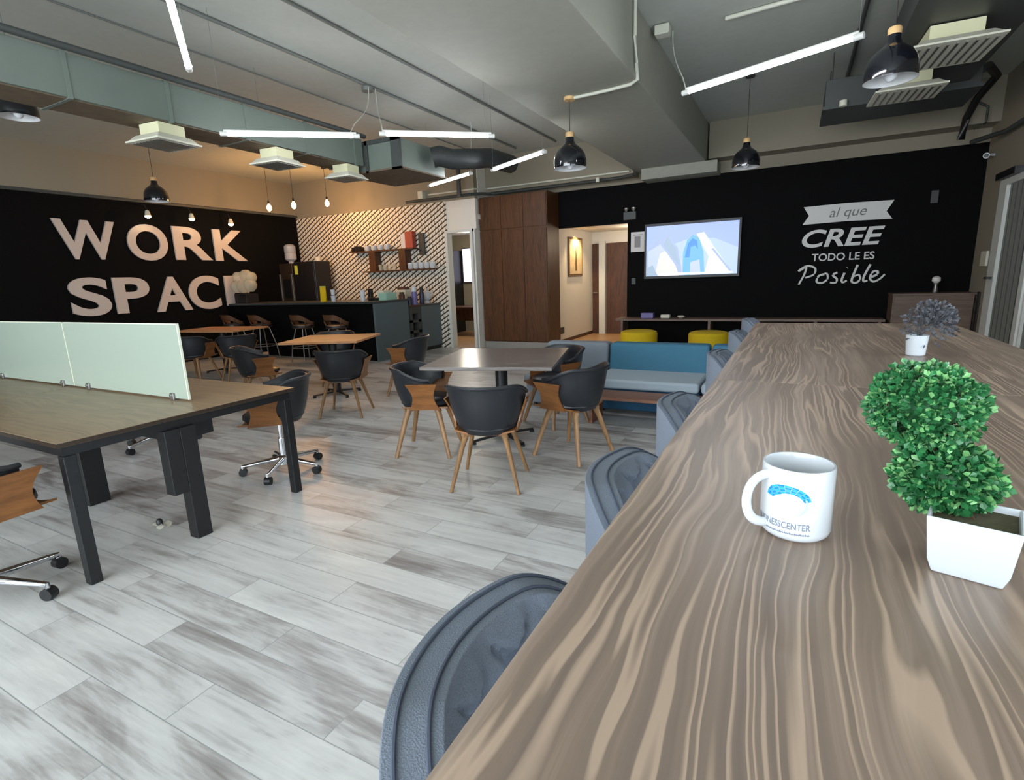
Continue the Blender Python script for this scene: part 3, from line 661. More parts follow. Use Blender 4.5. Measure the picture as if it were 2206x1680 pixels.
tag(obj('light_switch', B(-2.77, -2.69, 10.18, 10.2, 1.22, 1.34), 'dark_trim', bevel=.003), 'small dark switch on the black wall below the white notice', 'switch')
tag(obj('sensor', B(1.7, 1.79, 10.16, 10.2, 2.28, 2.46), 'dark_trim', bevel=.005), 'small dark sensor high on the black wall right of the slogan', 'sensor')
pic = thing('framed_picture', 'framed upright print on the white corridor wall under a warm light', 'picture', (-4.4, 11.42, 1.83))
bm = new(); box(bm, 0, .03, -.42, .42, -.42, .42); obj('frame', bm, 'picframe', pic, bevel=.004, smooth=False)
obj('print', B(.03, .034, -.37, .37, -.37, .37), 'picart', pic, smooth=False)
bm = new(); box(bm, .034, .036, -.05, .05, -.3, -.1); prism(bm, [(-.05, -.1), (.05, -.1), (.0, .28)], lambda u, v, d: (.034+d, u, v), .002); obj('motif', bm, 'brown_warm_lit', pic, smooth=False)
tag(obj('power_socket', B(-4.4, -4.385, 10.5, 10.72, .2, .34), 'dark_trim', bevel=.003), 'dark socket plate low on the white corridor wall', 'socket')
dl = thing('downlight', 'lit warm downlight in the corridor ceiling above the picture', 'downlight', (-4.22, 11.4, 2.41))
obj('trim_ring', lathe(new(), [(.07, 0), (.06, -.012), (.05, -.012)], 20), 'white_frame', dl); obj('lens', lathe(new(), [(.048, -.01), (.048, -.004)], 20), 'lamp_warm', dl)
def light(kind, loc, e, col, size=.08, spot=None, aim=None):
    l = bpy.data.lights.new('lamp_light', kind); l.energy = e; l.color = col; l.shadow_soft_size = size
    o = bpy.data.objects.new('lamp_light', l); C.objects.link(o); o.location = loc
    if kind == 'SPOT':
        l.spot_size = spot; l.spot_blend = .6; o.rotation_euler = (Vector(aim)-Vector(loc)).to_track_quat('-Z', 'Y').to_euler()
    return o
light('SPOT', (-4.2, 11.4, 2.38), 55, (1, .72, .38), .04, math.radians(120), (-4.32, 11.4, 0))
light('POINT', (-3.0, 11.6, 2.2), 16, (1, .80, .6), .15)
# office contents seen through the doorway
cl = thing('round_lamp', 'round lit ceiling lamp in the room behind the doorway', 'ceiling lamp', (-7.0, 11.0, 2.6))
obj('diffuser', lathe(new(), [(.02, -.09), (.2, -.07), (.24, -.03), (.24, 0)], 28), 'disc', cl)
light('POINT', (-7.0, 11.0, 2.3), 25, (1, .88, .7), .2)
oc = thing('tall_cabinet', 'tall dark cupboard in the room behind the doorway', 'cupboard', (-8.45, 12.35, 0))
obj('body', B(-.35, .3, -.22, .24, 0, 2.2), 'machine', oc, bevel=.004, smooth=False)
for k in range(2): obj('cupboard_door', B(-.34+k*.32, -.03+k*.32, -.24, -.22, .06, 2.16), 'machine', oc, smooth=False)
ws = thing('lit_screen', 'pale lilac lit screen in the room behind the doorway', 'screen', (-7.85, 12.58, 1.8))
obj('casing', B(-.26, .3, -.04, 0, -.46, .46), 'black', ws, smooth=False); obj('panel', B(-.24, .28, -.045, -.04, -.44, .44), 'screen_glow', ws, smooth=False)
od = thing('office_desk', 'brown desk inside the room behind the doorway', 'desk', (-7.6, 11.6, 0))
obj('top', B(-.7, .7, -.35, .35, .72, .75), 'brown_door', od, smooth=False); obj('modesty_panel', B(-.66, .66, .3, .32, .35, .72), 'brown_door', od, smooth=False)
for x in (-.66, .62):
    for y in (-.33, .29): obj('leg', B(x, x+.04, y, y+.04, 0, .72), 'black', od, smooth=False)

# ================================================================ BROWN CABINET
cb = thing('wardrobe_cabinet', 'tall dark walnut cabinet between the doorway and the corridor', 'cabinet', (-5.005, 9.6, 0))
obj('plinth', B(-.73, .73, .01, .58, 0, .13), 'plinth', cb, smooth=False)
obj('body', B(-.74, .75, .02, .59, .13, 3.02), 'cabinet', cb, smooth=False)
for k in range(3):
    x0 = -.74+k*.495
    for (z0, z1) in ((.15, 2.36), (2.39, 3.0)):
        dd = obj('cabinet_door', B(x0, x0+.485, 0, .02, z0, z1), 'cabinet', cb, bevel=.002, smooth=False)

# ================================================================ BAR
bar = thing('bar_counter', 'long black fronted bar counter with slate grey end', 'bar counter', (-8.745, 7.4, 0))
obj('worktop', B(-2.0, 2.07, -.1, .92, 1.06, 1.10), 'dark_counter', bar, bevel=.004, smooth=False)
obj('front_panel', B(-2.04, 2.02, .02, .06, 0, 1.06), 'black_wall', bar, smooth=False)
obj('end_panel', B(2.02, 2.06, -.06, .9, 0, 1.06), 'grey_panel', bar, bevel=.003, smooth=False)
obj('rear_panel', B(-2.04, 2.02, .84, .88, 0, 1.06), 'grey_panel', bar, smooth=False)
bk = thing('back_counter', 'grey counter against the patterned wallpaper behind the bar', 'counter', (-8.75, 9.05, 0))
obj('worktop', B(-2.04, 2.07, -.34, .34, .93, .96), 'dark_counter', bk, bevel=.003, smooth=False)
obj('carcass', B(-2.04, 2.05, -.32, .34, .08, .93), 'grey_panel', bk, smooth=False)
obj('plinth', B(-2.04, 2.03, -.3, .34, 0, .08), 'black', bk, smooth=False)
for k in range(6): obj('counter_door', B(-2.02+k*.67, -1.37+k*.67, -.335, -.32, .1, .91), 'grey_panel', bk, bevel=.002, smooth=False)
cu = thing('cubby_shelf', 'narrow brown cubby unit of four dark holes at the bar end', 'shelf unit', (-6.86, 8.52, 0))
bm = new()
for z in (.0, .2, .41, .62, .80): box(bm, -.16, .16, -.18, .18, z, z+(.05 if z < .8 else .14))
box(bm, -.16, .16, -.18, -.09, .05, .8); box(bm, -.16, .16, .09, .18, .05, .8); box(bm, -.16, -.12, -.09, .09, .05, .8)
obj('frame', bm, 'unit_grey', cu, smooth=False)
obj('top', B(-.18, .18, -.19, .19, .94, .965), 'brown_door', cu, smooth=False)
# things on the bar and the counter
def simple(name, bm, m, label, cat, group=None, loc=None, **k):
    return tag(obj(name, bm, m, loc=loc, **k), label, cat, group)
cm = thing('coffee_machine', 'tall dark coffee machine with silver uprights in the bar corner', 'coffee machine', (-10.55, 8.93, .96))
obj('body', B(-.24, .2, -.2, .2, 0, .98), 'warm_brown', cm, bevel=.015, smooth=False)
for x in (-.22, .17): obj('upright', B(x-.02, x+.02, -.225, -.2, .02, .74), 'steel', cm, bevel=.004, smooth=False)
obj('nozzle_panel', B(-.14, .1, -.21, -.2, .2, .62), 'machine', cm, smooth=False)
wb = thing('water_bottle', 'cloudy upturned water bottle standing on the coffee machine', 'bottle', (-10.58, 8.93, 1.94))
obj('bottle_body', lathe(new(), [(.05, 0), (.06, .05), (.13, .1), (.13, .22), (.12, .24), (.13, .26), (.13, .4), (.09, .44), (.02, .45)], 24), 'water', wb)
fr = thing('black_refrigerator', 'squat black appliance with a yellow sticker on the counter', 'appliance', (-9.95, 8.98, .96))
obj('body', B(-.34, .34, -.25, .22, 0, 1.0), 'machine', fr, bevel=.02, smooth=False)
obj('front_door', B(-.32, .32, -.27, -.25, .03, .96), 'machine', fr, bevel=.01, smooth=False)
obj('sticker', B(-.29, -.19, -.273, -.27, .72, .92), 'sticker', fr, smooth=False)
simple('round_tub', lathe(new(), [(.06, 0), (.07, .1)], 16, (-9.75, 8.98, 1.96)), 'diffuser', 'pale tub on top of the black appliance', 'tub')
pk = thing('yellow_packet', 'upright yellow packet standing on the bar', 'packet', (-8.23, 7.62, 1.1), .2)
hexa(b := new(), [(-.06, -.03, 0), (.06, -.03, 0), (.06, .03, 0), (-.06, .03, 0)], [(-.065, -.006, .28), (.065, -.006, .28), (.065, .006, .28), (-.065, .006, .28)])
obj('bag', b, 'yellow', pk, bevel=.008); obj('top_seal', B(-.065, .065, -.005, .005, .28, .30), 'sticker', pk, smooth=False)
simple('paper_cup', lathe(new(), [(.035, 0), (.045, .11)], 20, (-8.05, 7.7, 1.22)), 'ceramic', 'white cup, uppermost, stacked beside the yellow packet', 'cup', 'white cups by the yellow packet')
simple('paper_cup', lathe(new(), [(.04, 0), (.05, .11)], 20, (-8.05, 7.7, 1.1)), 'ceramic', 'white cup at the foot of the stack beside the yellow packet', 'cup', 'white cups by the yellow packet')
simple('mug_small', lathe(new(), [(.045, 0), (.05, .2)], 20, (-7.42, 7.85, 1.1)), 'ceramic', 'tall white beaker on the bar beside the small black dispenser', 'beaker')
dsp = thing('black_dispenser', 'small black dispenser on the bar beside the white beaker', 'dispenser', (-7.2, 7.85, 1.1))
obj('base', B(-.05, .14, -.05, .05, 0, .05), 'machine', dsp, bevel=.006); obj('column', B(-.05, .02, -.04, .04, .05, .22), 'machine', dsp, bevel=.006)
simple('storage_box', B(-6.93, -6.75, 7.75, 8.05, 1.1, 1.24), 'mint', 'mint green box at the right end of the bar top', 'box', bevel=.006)
simple('storage_box', B(-7.1, -6.94, 7.9, 8.15, 1.1, 1.28), 'diffuser', 'pale box behind the mint green box on the bar', 'box', bevel=.006)
# counter end clutter
jx = [(-6.95, 8.45, .062, .26, 'brownish', 'brown jar on the cubby unit'), (-6.80, 8.5, .05, .17, 'navy', 'dark jar on the cubby unit beside the white lidded jar')]
for x, y, r, h, m, lab in jx:
    t = thing('jar', lab, 'jar', (x, y, .965), 0, 'jars on the cubby unit'); obj('jar_body', lathe(new(), [(r, 0), (r, h*.8), (r*.7, h*.9)], 20), m, t); obj('lid', lathe(new(), [(r*.75, h*.9), (r*.75, h)], 20), 'machine', t)
t = thing('jar', 'jar with a round white lid at the end of the counter', 'jar', (-6.82, 8.68, .965)); obj('jar_body', lathe(new(), [(.055, 0), (.055, .26)], 20), 'purple', t); obj('lid', lathe(new(), [(.05, .26), (.055, .3), (.04, .36), (.01, .37)], 20), 'ceramic', t)
t = thing('thermos', 'slim navy thermos at the counter end by the wallpaper', 'thermos', (-6.8, 8.9, .965)); obj('flask', lathe(new(), [(.045, 0), (.05, .02), (.05, .22), (.035, .27)], 20), 'navy', t); obj('cup_lid', lathe(new(), [(.036, .27), (.03, .34)], 20), 'machine', t)
tp = thing('teapot', 'white teapot at the far right of the back counter', 'teapot', (-6.9, 9.2, .965))
obj('pot_body', lathe(new(), [(.05, .05), (.09, .1), (.1, .17), (.08, .24), (.04, .27)], 24), 'ceramic', tp); obj('stand', lathe(new(), [(.06, 0), (.05, .05)], 20), 'ceramic', tp)
obj('spout', tube(new(), [(.08, 0, .14), (.15, 0, .2), (.17, 0, .24)], .018, 10, .01), 'ceramic', tp); obj('lid', lathe(new(), [(.042, .27), (.03, .29), (.01, .32)], 20), 'ceramic', tp)
t = thing('wooden_caddy', 'pale wooden box of packets on the back counter', 'box', (-7.3, 8.95, .965)); obj('box', B(-.12, .12, -.1, .1, 0, .3), 'diffuser', t, bevel=.004, smooth=False); obj('packets', B(-.1, .1, -.08, .08, .3, .35), 'brownish', t, smooth=False)
# bag of cups on its stand at the left end of the bar
st_ = simple('display_stand', B(-10.68, -10.3, 7.42, 7.72, 1.1, 1.30), 'machine', 'low black stand at the left end of the bar', 'stand', bevel=.006, smooth=False)
gb = thing('bagged_glasses', 'clear rounded cups bundled in plastic in front of letter E', 'cups', (-10.45, 7.55, 1.30))
for k, (x, y, z, r) in enumerate([(-.15, -.1, .13, .12), (.0, -.05, .14, .14), (.16, .0, .16, .14), (-.13, -.05, .33, .12), (.06, 0, .36, .13), (.18, .03, .32, .12)]):
    obj('cup', lathe(new(), [(r*.4, -r), (r*.85, -r*.55), (r, 0), (r*.85, r*.55), (r*.5, r*.9)], 14, (x, y, z+.02), cap1=True), 'clear', gb)

# wall shelves and what stands on them
sh = thing('display_shelf', 'dark wooden two-level shelf on the patterned wallpaper', 'shelf', (-7.9, 9.3, 1.66))
obj('upper_board', B(-1.05, .72, -.1, .1, .44, .465), 'brown_door', sh, smooth=False); obj('lower_board', B(-.75, 1.2, -.1, .1, 0, .025), 'brown_door', sh, smooth=False)
for x in (-.42, .42): obj('upright', B(x-.09, x+.09, -.1, .1, .025, .44), 'brown_door', sh, smooth=False)
g = 'white cups on the upper wall shelf'
U = 1.66+.466
for k, lab in enumerate(('leftmost of the four on the upper shelf', 'second from the left on the upper shelf', 'third from the left on the upper shelf', 'rightmost of the four on the upper shelf')):
    simple('shelf_cup', lathe(new(), [(.05, 0), (.065, .03), (.068, .11)], 16, (-8.5+k*.19, 9.28, U)), 'ceramic', 'white cup, '+lab, 'cup', g)
for k in range(3):
    simple('book', B(-8.92+k*.085, -8.845+k*.085, 9.22, 9.36, U, U+.10+.02*(k == 1)), 'machine', ('short dark book lying first at the left end of the upper shelf', 'dark book between two others on the upper shelf', 'dark book next to the white cups on the upper shelf')[k], 'book', 'dark books on the upper shelf')
simple('picture_card', B(-7.56, -7.42, 9.3, 9.32, U, U+.30), 'paper', 'upright cream card on the upper shelf left of the red package', 'card')
simple('red_package', B(-7.4, -7.2, 9.24, 9.36, U, U+.34), 'red_box', 'red and pink package on the right end of the upper shelf', 'package', bevel=.008)
simple('dark_frame', B(-7.12, -6.98, 9.34, 9.39, 1.97, 2.42), 'unit_grey', 'dark narrow frame on the wallpaper right of the red package', 'frame', bevel=.003)
Lz = 1.66+.026
for k in range(4):
    simple('drinking_glass', lathe(new(), [(.035, 0), (.045, .13)], 16, (-8.16+k*.13, 9.27, Lz)), 'clear', 'clear glass on the lower shelf, %s from the left' % ('first', 'second', 'third', 'fourth')[k], 'glass', 'glasses on the lower shelf')
for k in range(5):
    simple('shelf_cup', lathe(new(), [(.045, 0), (.062, .03), (.065, .13)], 16, (-7.32+k*.145, 9.27, Lz)), 'ceramic', 'white cup on the lower shelf, %s from the left' % ('first', 'second', 'third', 'fourth', 'fifth')[k], 'cup', 'white cups on the lower shelf')

# ================================================================ CHAIRS
def smooth01(t): t = max(0, min(1, t)); return t*t*(3-2*t)
def tub_parts(t, dz=0):
    """wrap-around tub: black back, black seat, walnut under-shell and cheeks; faces +y"""
    T = math.radians(112)
    def surf(off):
        def f(u, v):
            a = -T+2*T*u; k = smooth01((abs(a)-math.radians(48))/math.radians(60))
            zt = .735-.085*k; zb = .395+.19*k; z = zb+(zt-zb)*v
            s = max(0, min(1, (z-.38)/.35)); R = (.170+.112*s**.55)+off+.006*math.sin(PI*v)
            lip = .008*smooth01((v-.85)/.15)
            return ((R+lip)*math.sin(a), -(R+lip)*math.cos(a)*(.98)+.02, z+dz)
        return f
    obj('backrest', slab(new(), surf(0), surf(-.032), 44, 10), 'leather', t)
    bm = new()
    for f in (surf(.002),):
        pts = [f(i/44, 1) for i in range(45)]; tube(bm, [(x*.975, y*.975, z) for x, y, z in pts], .014, 8)
    obj('rim_piping', bm, 'leather', t)
    obj('seat', lathe(new(), [(.10, .405+dz), (.195, .41+dz), (.222, .435+dz), (.218, .462+dz), (.19, .478+dz), (.08, .482+dz)], 32, (0, .03, 0)), 'leather', t)
    def under(off):
        def f(u, v):
            x = (u-.5)*.42; y = (v-.5)*.38+.06; z = .395+.8*x*x+off; return (x, y, z+dz)
        return f
    obj('seat_shell', slab(new(), under(0), under(-.012), 16, 6), 'walnut', t)
    for s in (-1, 1):
        def cheek(off, s=s):
            def f(u, v):
                z = .405+.225*v; hw = .128-.040*math.sin(PI*min(1, v*1.02)); y = .06+(u-.5)*2*hw
                x = s*(.206+.074*v**1.3+off); return (x, y, z+dz)
            return f
        obj('side_panel', slab(new(), cheek(.012), cheek(0), 8, 10), 'walnut', t)
def tub_chair(label, loc, rz, group):
    t = thing('tub_chair', label, 'chair', loc, rz, group)
    tub_parts(t)
    for sx, sy in ((-1, -1), (1, -1), (-1, 1), (1, 1)):
        obj('leg', tube(new(), [(sx*.13, sy*.12+.02, .40), (sx*.16, sy*.15+.02, .30), (sx*.235, sy*.225+.02, 0)], .029, 10, .016, flat=.75), 'leg_wood', t)
    bm = new(); tube(bm, [(-.15, -.13, .385), (.15, .17, .385)], .016, 8); tube(bm, [(.15, -.13, .385), (-.15, .17, .385)], .016, 8); obj('cross_brace', bm, 'leg_wood', t)
    return t
def face(dx, dy): return math.atan2(-dx, dy)
GA = 'tub chairs around the cafe tables'
base = tub_chair('black and walnut tub chair, nearest one, its back to the camera at the grey table', (-1.84, 3.06, 0), face(-.32, .95), GA)
for lab, x, y, dx, dy in [
    ('black and walnut tub chair at the left side of the grey table', -2.72, 3.50, .93, .36),
    ('black and walnut tub chair at the right side of the grey table, beside the sofa', -1.50, 3.86, -.93, .25),
    ('black and walnut tub chair behind the grey table, nearest the sofa', -2.02, 4.72, -.45, -.88),
    ('black and walnut tub chair with its back to the camera at the warm oak table', -4.35, 4.18, -.45, .9),
    ('black and walnut tub chair at the right side of the warm oak table', -4.35, 5.35, -.95, -.3),
    ('black and walnut tub chair at the left end of the warm oak table', -5.65, 4.08, .5, .86),
    ('black and walnut tub chair at the right end of the farthest oak table', -7.45, 5.1, -.9, .4),
    ('dark tub chair in front of the farthest oak table, under its edge', -8.15, 4.85, -.3, .95),
    ('dark tub chair behind the warm oak table, near the bar stools', -5.9, 5.6, .7, -.7)]:
    dup(base, (x, y, 0), face(dx, dy), lab, GA)

def office_chair(label, loc, rz, group, hub=0):
    t = thing('office_chair', label, 'office chair', loc, rz, group)
    tub_parts(t, .02)
    obj('mount_plate', B(-.1, .1, -.08, .12, .395, .425), 'black', t, bevel=.005)
    obj('gas_lift', lathe(new(), [(.028, .07), (.028, .27), (.017, .27), (.017, .41)], 20), 'chrome', t)
    obj('hub', lathe(new(), [(.045, .06), (.045, .12), (.03, .135)], 20), 'chrome', t)
    for k in range(5):
        a = 2*PI*k/5+hub; c, s = math.cos(a), math.sin(a)
        obj('base_arm', tube(new(), [(c*.03, s*.03, .105), (c*.17, s*.17, .09), (c*.30, s*.30, .075)], .022, 10, .014), 'chrome', t)
        cs = obj('caster', tube(new(), [(c*.30-s*.022, s*.30+c*.022, .03), (c*.30+s*.022, s*.30-c*.022, .03)], .03, 18), 'black', t)
        obj('caster_stem', tube(new(), [(c*.30, s*.30, .03), (c*.30, s*.30, .085)], .010, 8), 'chrome', cs)
    return t
GO = 'tub office chairs on chrome bases'
oc1 = office_chair('walnut and black office chair on a chrome star base at the desk corner', (-3.48, 2.64, 0), face(-.72, -.7), GO, .35)
dup(oc1, (-5.2, 2.66, 0), face(.1, -1), 'office chair behind the glass divider, only its chrome base showing', GO)
dup(oc1, (-3.34, .82, 0), face(-.1, 1), 'office chair cut by the left edge, nearest the camera', GO)

def bar_stool(label, loc, rz, group):
    t = thing('bar_stool', label, 'bar stool', loc, rz, group)
    T = math.radians(100)
    def surf(off):
        def f(u, v):
            a = -T+2*T*u; k = smooth01((abs(a)-math.radians(30))/math.radians(70)); z = .80-.1*k+(.10-.04*k)*v
            return ((.23+off+.02*v)*math.sin(a), -(.23+off+.02*v)*math.cos(a)+.02, z)
        return f
    obj('backrest', slab(new(), surf(0), surf(-.014), 30, 4), 'shaded_walnut', t)
    obj('seat', lathe(new(), [(.17, .65), (.2, .665), (.2, .70), (.17, .715), (.05, .71)], 28), 'leather', t)
    obj('seat_shell', lathe(new(), [(.12, .635), (.19, .645), (.205, .664)], 28), 'shaded_walnut', t)
    for sx in (-1, 1): obj('back_support', tube(new(), [(sx*.17, -.08, .66), (sx*.21, -.1, .76), (sx*.225, -.08, .83)], .012, 8), 'shaded_walnut', t)
    for sx, sy in ((-1, -1), (1, -1), (-1, 1), (1, 1)): obj('leg', tube(new(), [(sx*.1, sy*.1, .64), (sx*.17, sy*.17, .3), (sx*.2, sy*.2, 0)], .011, 8), 'steel', t)
    bm = new(); tube(bm, [(.175*1.38*math.cos(a), .175*1.38*math.sin(a), .28) for a in [2*PI*i/24 for i in range(25)]], .008, 8); obj('footrest_ring', bm, 'steel', t)
    return t
GB = 'bar stools in front of the black bar'
b0 = bar_stool('walnut backed bar stool nearest the slate grey bar end', (-7.30, 7.0, 0), face(.05, 1), GB)
for x, lab in ((-8.15, 'second walnut backed bar stool from the slate grey bar end'), (-9.35, 'third walnut backed bar stool from the slate grey bar end'), (-10.2, 'walnut backed bar stool nearest the black left wall')):
    dup(b0, (x, 6.98, 0), face(.1, 1), lab, GB)

# ================================================================ CAFE TABLES
def cafe_table(label, loc, rz, w, d, m, edge='black'):
    t = thing('cafe_table', label, 'table', loc, rz, 'square cafe tables')
    obj('tabletop', B(-w/2, w/2, -d/2, d/2, .722, .75), m, t, bevel=.004, smooth=False)
    obj('pedestal', lathe(new(), [(.13, .715), (.055, .70), (.052, .06), (.08, .04)], 20), 'black', t)
    bm = new()
    for a in (PI/4, 3*PI/4):
        c, s = math.cos(a), math.sin(a)
        for q in (1, -1): tube(bm, [(0, 0, .05), (q*c*.32, q*s*.32, .028)], .026, 10, .018, flat=.6)
    obj('cross_foot', bm, 'black', t)
    for a in range(4): obj('foot_pad', lathe(new(), [(.022, 0), (.022, .016)], 12, (.31*math.cos(PI/4+a*PI/2), .31*math.sin(PI/4+a*PI/2), 0)), 'black', t)
    return t
cafe_table('grey-brown square cafe table with four tub chairs, nearest the sofa', (-2.26, 4.03, 0), math.radians(15), 1.08, 1.12, 'grey_top')
cafe_table('warm oak square cafe table in front of the bar stools', (-5.28, 4.95, 0), math.radians(23.5), 1.0, .9, 'cafe_wood')
cafe_table('farthest oak cafe table, right behind the glass divider', (-8.75, 5.75, 0), math.radians(10), 1.3, .8, 'cafe_wood')

# ================================================================ DESK ISLAND
def desk(label, x0, x1, y0, y1, grp, side):
    t = thing('office_desk', label, 'desk', (x1, y0, 0), 0, grp); W = x0-x1; D = y1-y0
    obj('desktop', B(W, 0, 0, D, .725, .75), 'desk_wood', t, bevel=.003, smooth=False)
    bm = new(); box(bm, .0005, .0025, 0, D, .727, .748); box(bm, W, 0, -.0025, -.0005, .727, .748); obj('edge_band', bm, 'warm_brown', t, smooth=False)
    bm = new(); box(bm, W+.03, -.03, .025, .065, .675, .722); box(bm, W+.03, -.03, D-.065, D-.025, .675, .722)
    box(bm, -.07, -.03, .065, D-.065, .675, .722); box(bm, W+.03, W+.07, .065, D-.065, .675, .722); obj('frame', bm, 'black', t, smooth=False)
    for x in (side(W),):
        for y in (.02, D-.075): obj('leg', B(x, x+.055, y, y+.055, 0, .675), 'black', t, bevel=.004, smooth=False)
    return t
GD = 'desks joined under the glass dividers'
DK = desk('wood topped desk with black legs, nearest the camera', -4.685, -2.99, 1.075, 2.42, GD, lambda W: -.075)
dk2 = desk('wood topped desk farther left, cut by the edge of the view', -6.4, -4.69, 1.075, 2.42, GD, lambda W: W+.02)
bm = new(); box(bm, -.08, 0, .555, .645, 0, .675); box(bm, -.08, 0, .47, .555, .30, .675); obj('cable_column', bm, 'black', DK, bevel=.004, smooth=False)
bm = new(); box(bm, -1.30, -1.18, .53, .66, 0, .675); obj('cable_column', bm, 'black', DK, bevel=.004, smooth=False)
bm = new(); box(bm, -1.16, -.09, .56, .80, .58, .66); obj('cable_tray', bm, 'black', DK, smooth=False)
def divider(label, x0, x1):
    t = thing('glass_divider', label, 'desk divider', (x1, 1.88, .75), 0, 'frosted dividers on the desks'); W = x0-x1
    obj('glass_panel', B(W, 0, -.006, .006, .012, .48), 'frost', t, smooth=False)
    bm = new(); box(bm, W, 0, -.0065, .0065, .476, .482); box(bm, -.006, .0005, -.0065, .0065, .012, .48); obj('polished_edge', bm, 'glass_edge', t, smooth=False)
    for x in (-.16, W+.2): c = obj('clip', B(x-.02, x+.02, -.02, .02, 0, .045), 'steel', t, bevel=.004, smooth=False); obj('clip_screw', tube(new(), [(x, -.02, .03), (x, -.028, .03)], .008, 10), 'chrome', c)
    return t
divider('frosted glass desk divider with the bright end edge, right of the seam', -4.68, -3.28)
divider('frosted glass desk divider left of the seam, cut by the left edge', -6.1, -4.695)
sc = thing('plastic_scrap', 'small clear and black plastic scrap on the floor under the desk', 'floor debris', (-3.36, 1.62, 0), .4)
bm = new(); random.seed(3)
g_ = sheet(bm, lambda u, v: ((u-.5)*.13, (v-.5)*.07, .012+.018*math.sin(7*u+3*v)*math.sin(5*v+2)+.012), 8, 5)
obj('clear_base', bm, 'clear', sc); obj('black_knob', lathe(new(), [(.018, .02), (.018, .05), (.01, .06)], 14), 'black', sc)

# ================================================================ SOFA GROUP
def sofa(label, x0, x1, back, base_m, end_panel=False):
    t = thing('sofa_module', label, 'sofa', ((x0+x1)/2, 5.2, 0), 0, 'sofa modules'); h = (x1-x0)/2-.006
    obj('base', B(-h, h, .03, .8, .04, .27), base_m, t, bevel=.012)
    obj('seat_cushion', B(-h, h, -.04, .62, .27, .37), 'pale_seat' if back == 'teal' else 'sofa_grey', t, bevel=.03, segs=3)
    bm = new(); hexa(bm, [(-h, .56, .30), (h, .56, .30), (h, .82, .30), (-h, .82, .30)], [(-h, .62, .66), (h, .62, .66), (h, .82, .66), (-h, .82, .66)])
    obj('backrest', bm, back, t, bevel=.035, segs=3)
    for x in (-h+.08, h-.08):
        for y in (.1, .72): obj('foot', lathe(new(), [(.02, 0), (.025, .05)], 10, (x, y, 0)), 'black', t)
    return t
sofa('grey sofa section left of the teal sofa, behind the cafe table', -2.62, -1.84, 'sofa_grey', 'sofa_grey')
sofa('wide teal sofa section with pale seat, in the middle', -1.83, -.74, 'teal', 'teal_dark')
sofa('teal sofa section at the right, behind the grey bar chairs', -.73, .35, 'teal', 'teal_dark')
ct = thing('coffee_table', 'low red-brown wooden table in front of the teal sofa', 'low table', (-1.1, 4.93, 0))
obj('tabletop', B(-.6, .75, -.17, .17, .245, .275), 'low_wood', ct, bevel=.003, smooth=False)
obj('side_panel', B(-.6, -.57, -.17, .17, 0, .245), 'low_wood', ct, smooth=False)
for x in (.14, .70): obj('leg', B(x, x+.025, -.16, -.135, 0, .245), 'black', ct, smooth=False); obj('leg', B(x, x+.025, .135, .16, 0, .245), 'black', ct, smooth=False)
def pouf(x, y, label):
    t = thing('round_pouf', label, 'pouf', (x, y, 0), 0, 'yellow round poufs')
    obj('cushion', lathe(new(), [(.28, .05), (.305, .08), (.31, .42), (.295, .455), (.25, .47), (.1, .475)], 40), 'yellow', t)
    obj('seam', tube(new(), [(.309*math.cos(2*PI*i/40), .309*math.sin(2*PI*i/40), .41) for i in range(41)], .004, 6), 'yellow', t)
    obj('base_ring', lathe(new(), [(.26, 0), (.26, .05)], 32), 'black', t)
pouf(-2.30, 8.95, 'yellow round pouf nearest the corridor opening')
pouf(-1.17, 8.95, 'yellow round pouf between the other two, below the television')
pouf(-.06, 9.0, 'yellow round pouf mostly hidden by the grey bar chairs')
cs = thing('media_console', 'long low brown media bench along the black wall', 'media console', (-.86, 9.98, 0))
obj('top_board', B(-2.1, 2.12, -.2, .2, .56, .60), 'console_wood', cs, smooth=False)
for x in (-1.98, -.42, .12, 1.2, 2.05): obj('divider', B(x-.02, x+.02, -.19, .2, .08, .56), 'console_wood', cs, smooth=False)
obj('bottom_board', B(-2.05, 2.1, -.19, .2, .05, .08), 'console_wood', cs, smooth=False)
obj('back_panel', B(-2.0, 2.05, .18, .2, .08, .56), 'black_wall', cs, smooth=False)
simple('set_top_box', B(-2.5, -2.27, 9.85, 9.99, .60, .70), 'purple', 'violet lit box at the left end of the media bench', 'box', bevel=.01)
simple('remote_cradle', B(-2.14, -1.97, 9.85, 9.97, .60, .67), 'diffuser', 'pale boxy gadget on the media bench beside the violet box', 'gadget', bevel=.02)
simple('small_dish', lathe(new(), [(.03, 0), (.07, .03), (.05, .05)], 20, (-1.78, 9.9, .60)), 'diffuser', 'small pale round dish on the media bench', 'dish')
hc = thing('high_cabinet', 'taupe wooden cabinet in the corner under the slogan', 'cabinet', (1.8, 9.95, 0))
obj('carcass', B(-.48, .47, -.2, .24, 0, .96), 'console_wood', hc, smooth=False)
obj('top_panel', B(-.49, .49, -.22, .245, .96, .985), 'console_wood', hc, smooth=False)
obj('cabinet_door', B(-.46, .0, -.22, -.2, .05, .95), 'console_wood', hc, bevel=.002, smooth=False)
obj('cabinet_door', B(.01, .46, -.22, -.2, .05, .88), 'console_wood', hc, bevel=.002, smooth=False)
vs = thing('bud_vase', 'small grey glass vase on the corner cabinet', 'vase', (1.85, 9.95, .985)); obj('vase_body', lathe(new(), [(.03, 0), (.035, .02), (.022, .1), (.03, .14)], 20), 'steel', vs); obj('blossom', lathe(new(), [(.02, .13), (.055, .17), (.05, .22), (.02, .24)], 14), 'paper', vs)
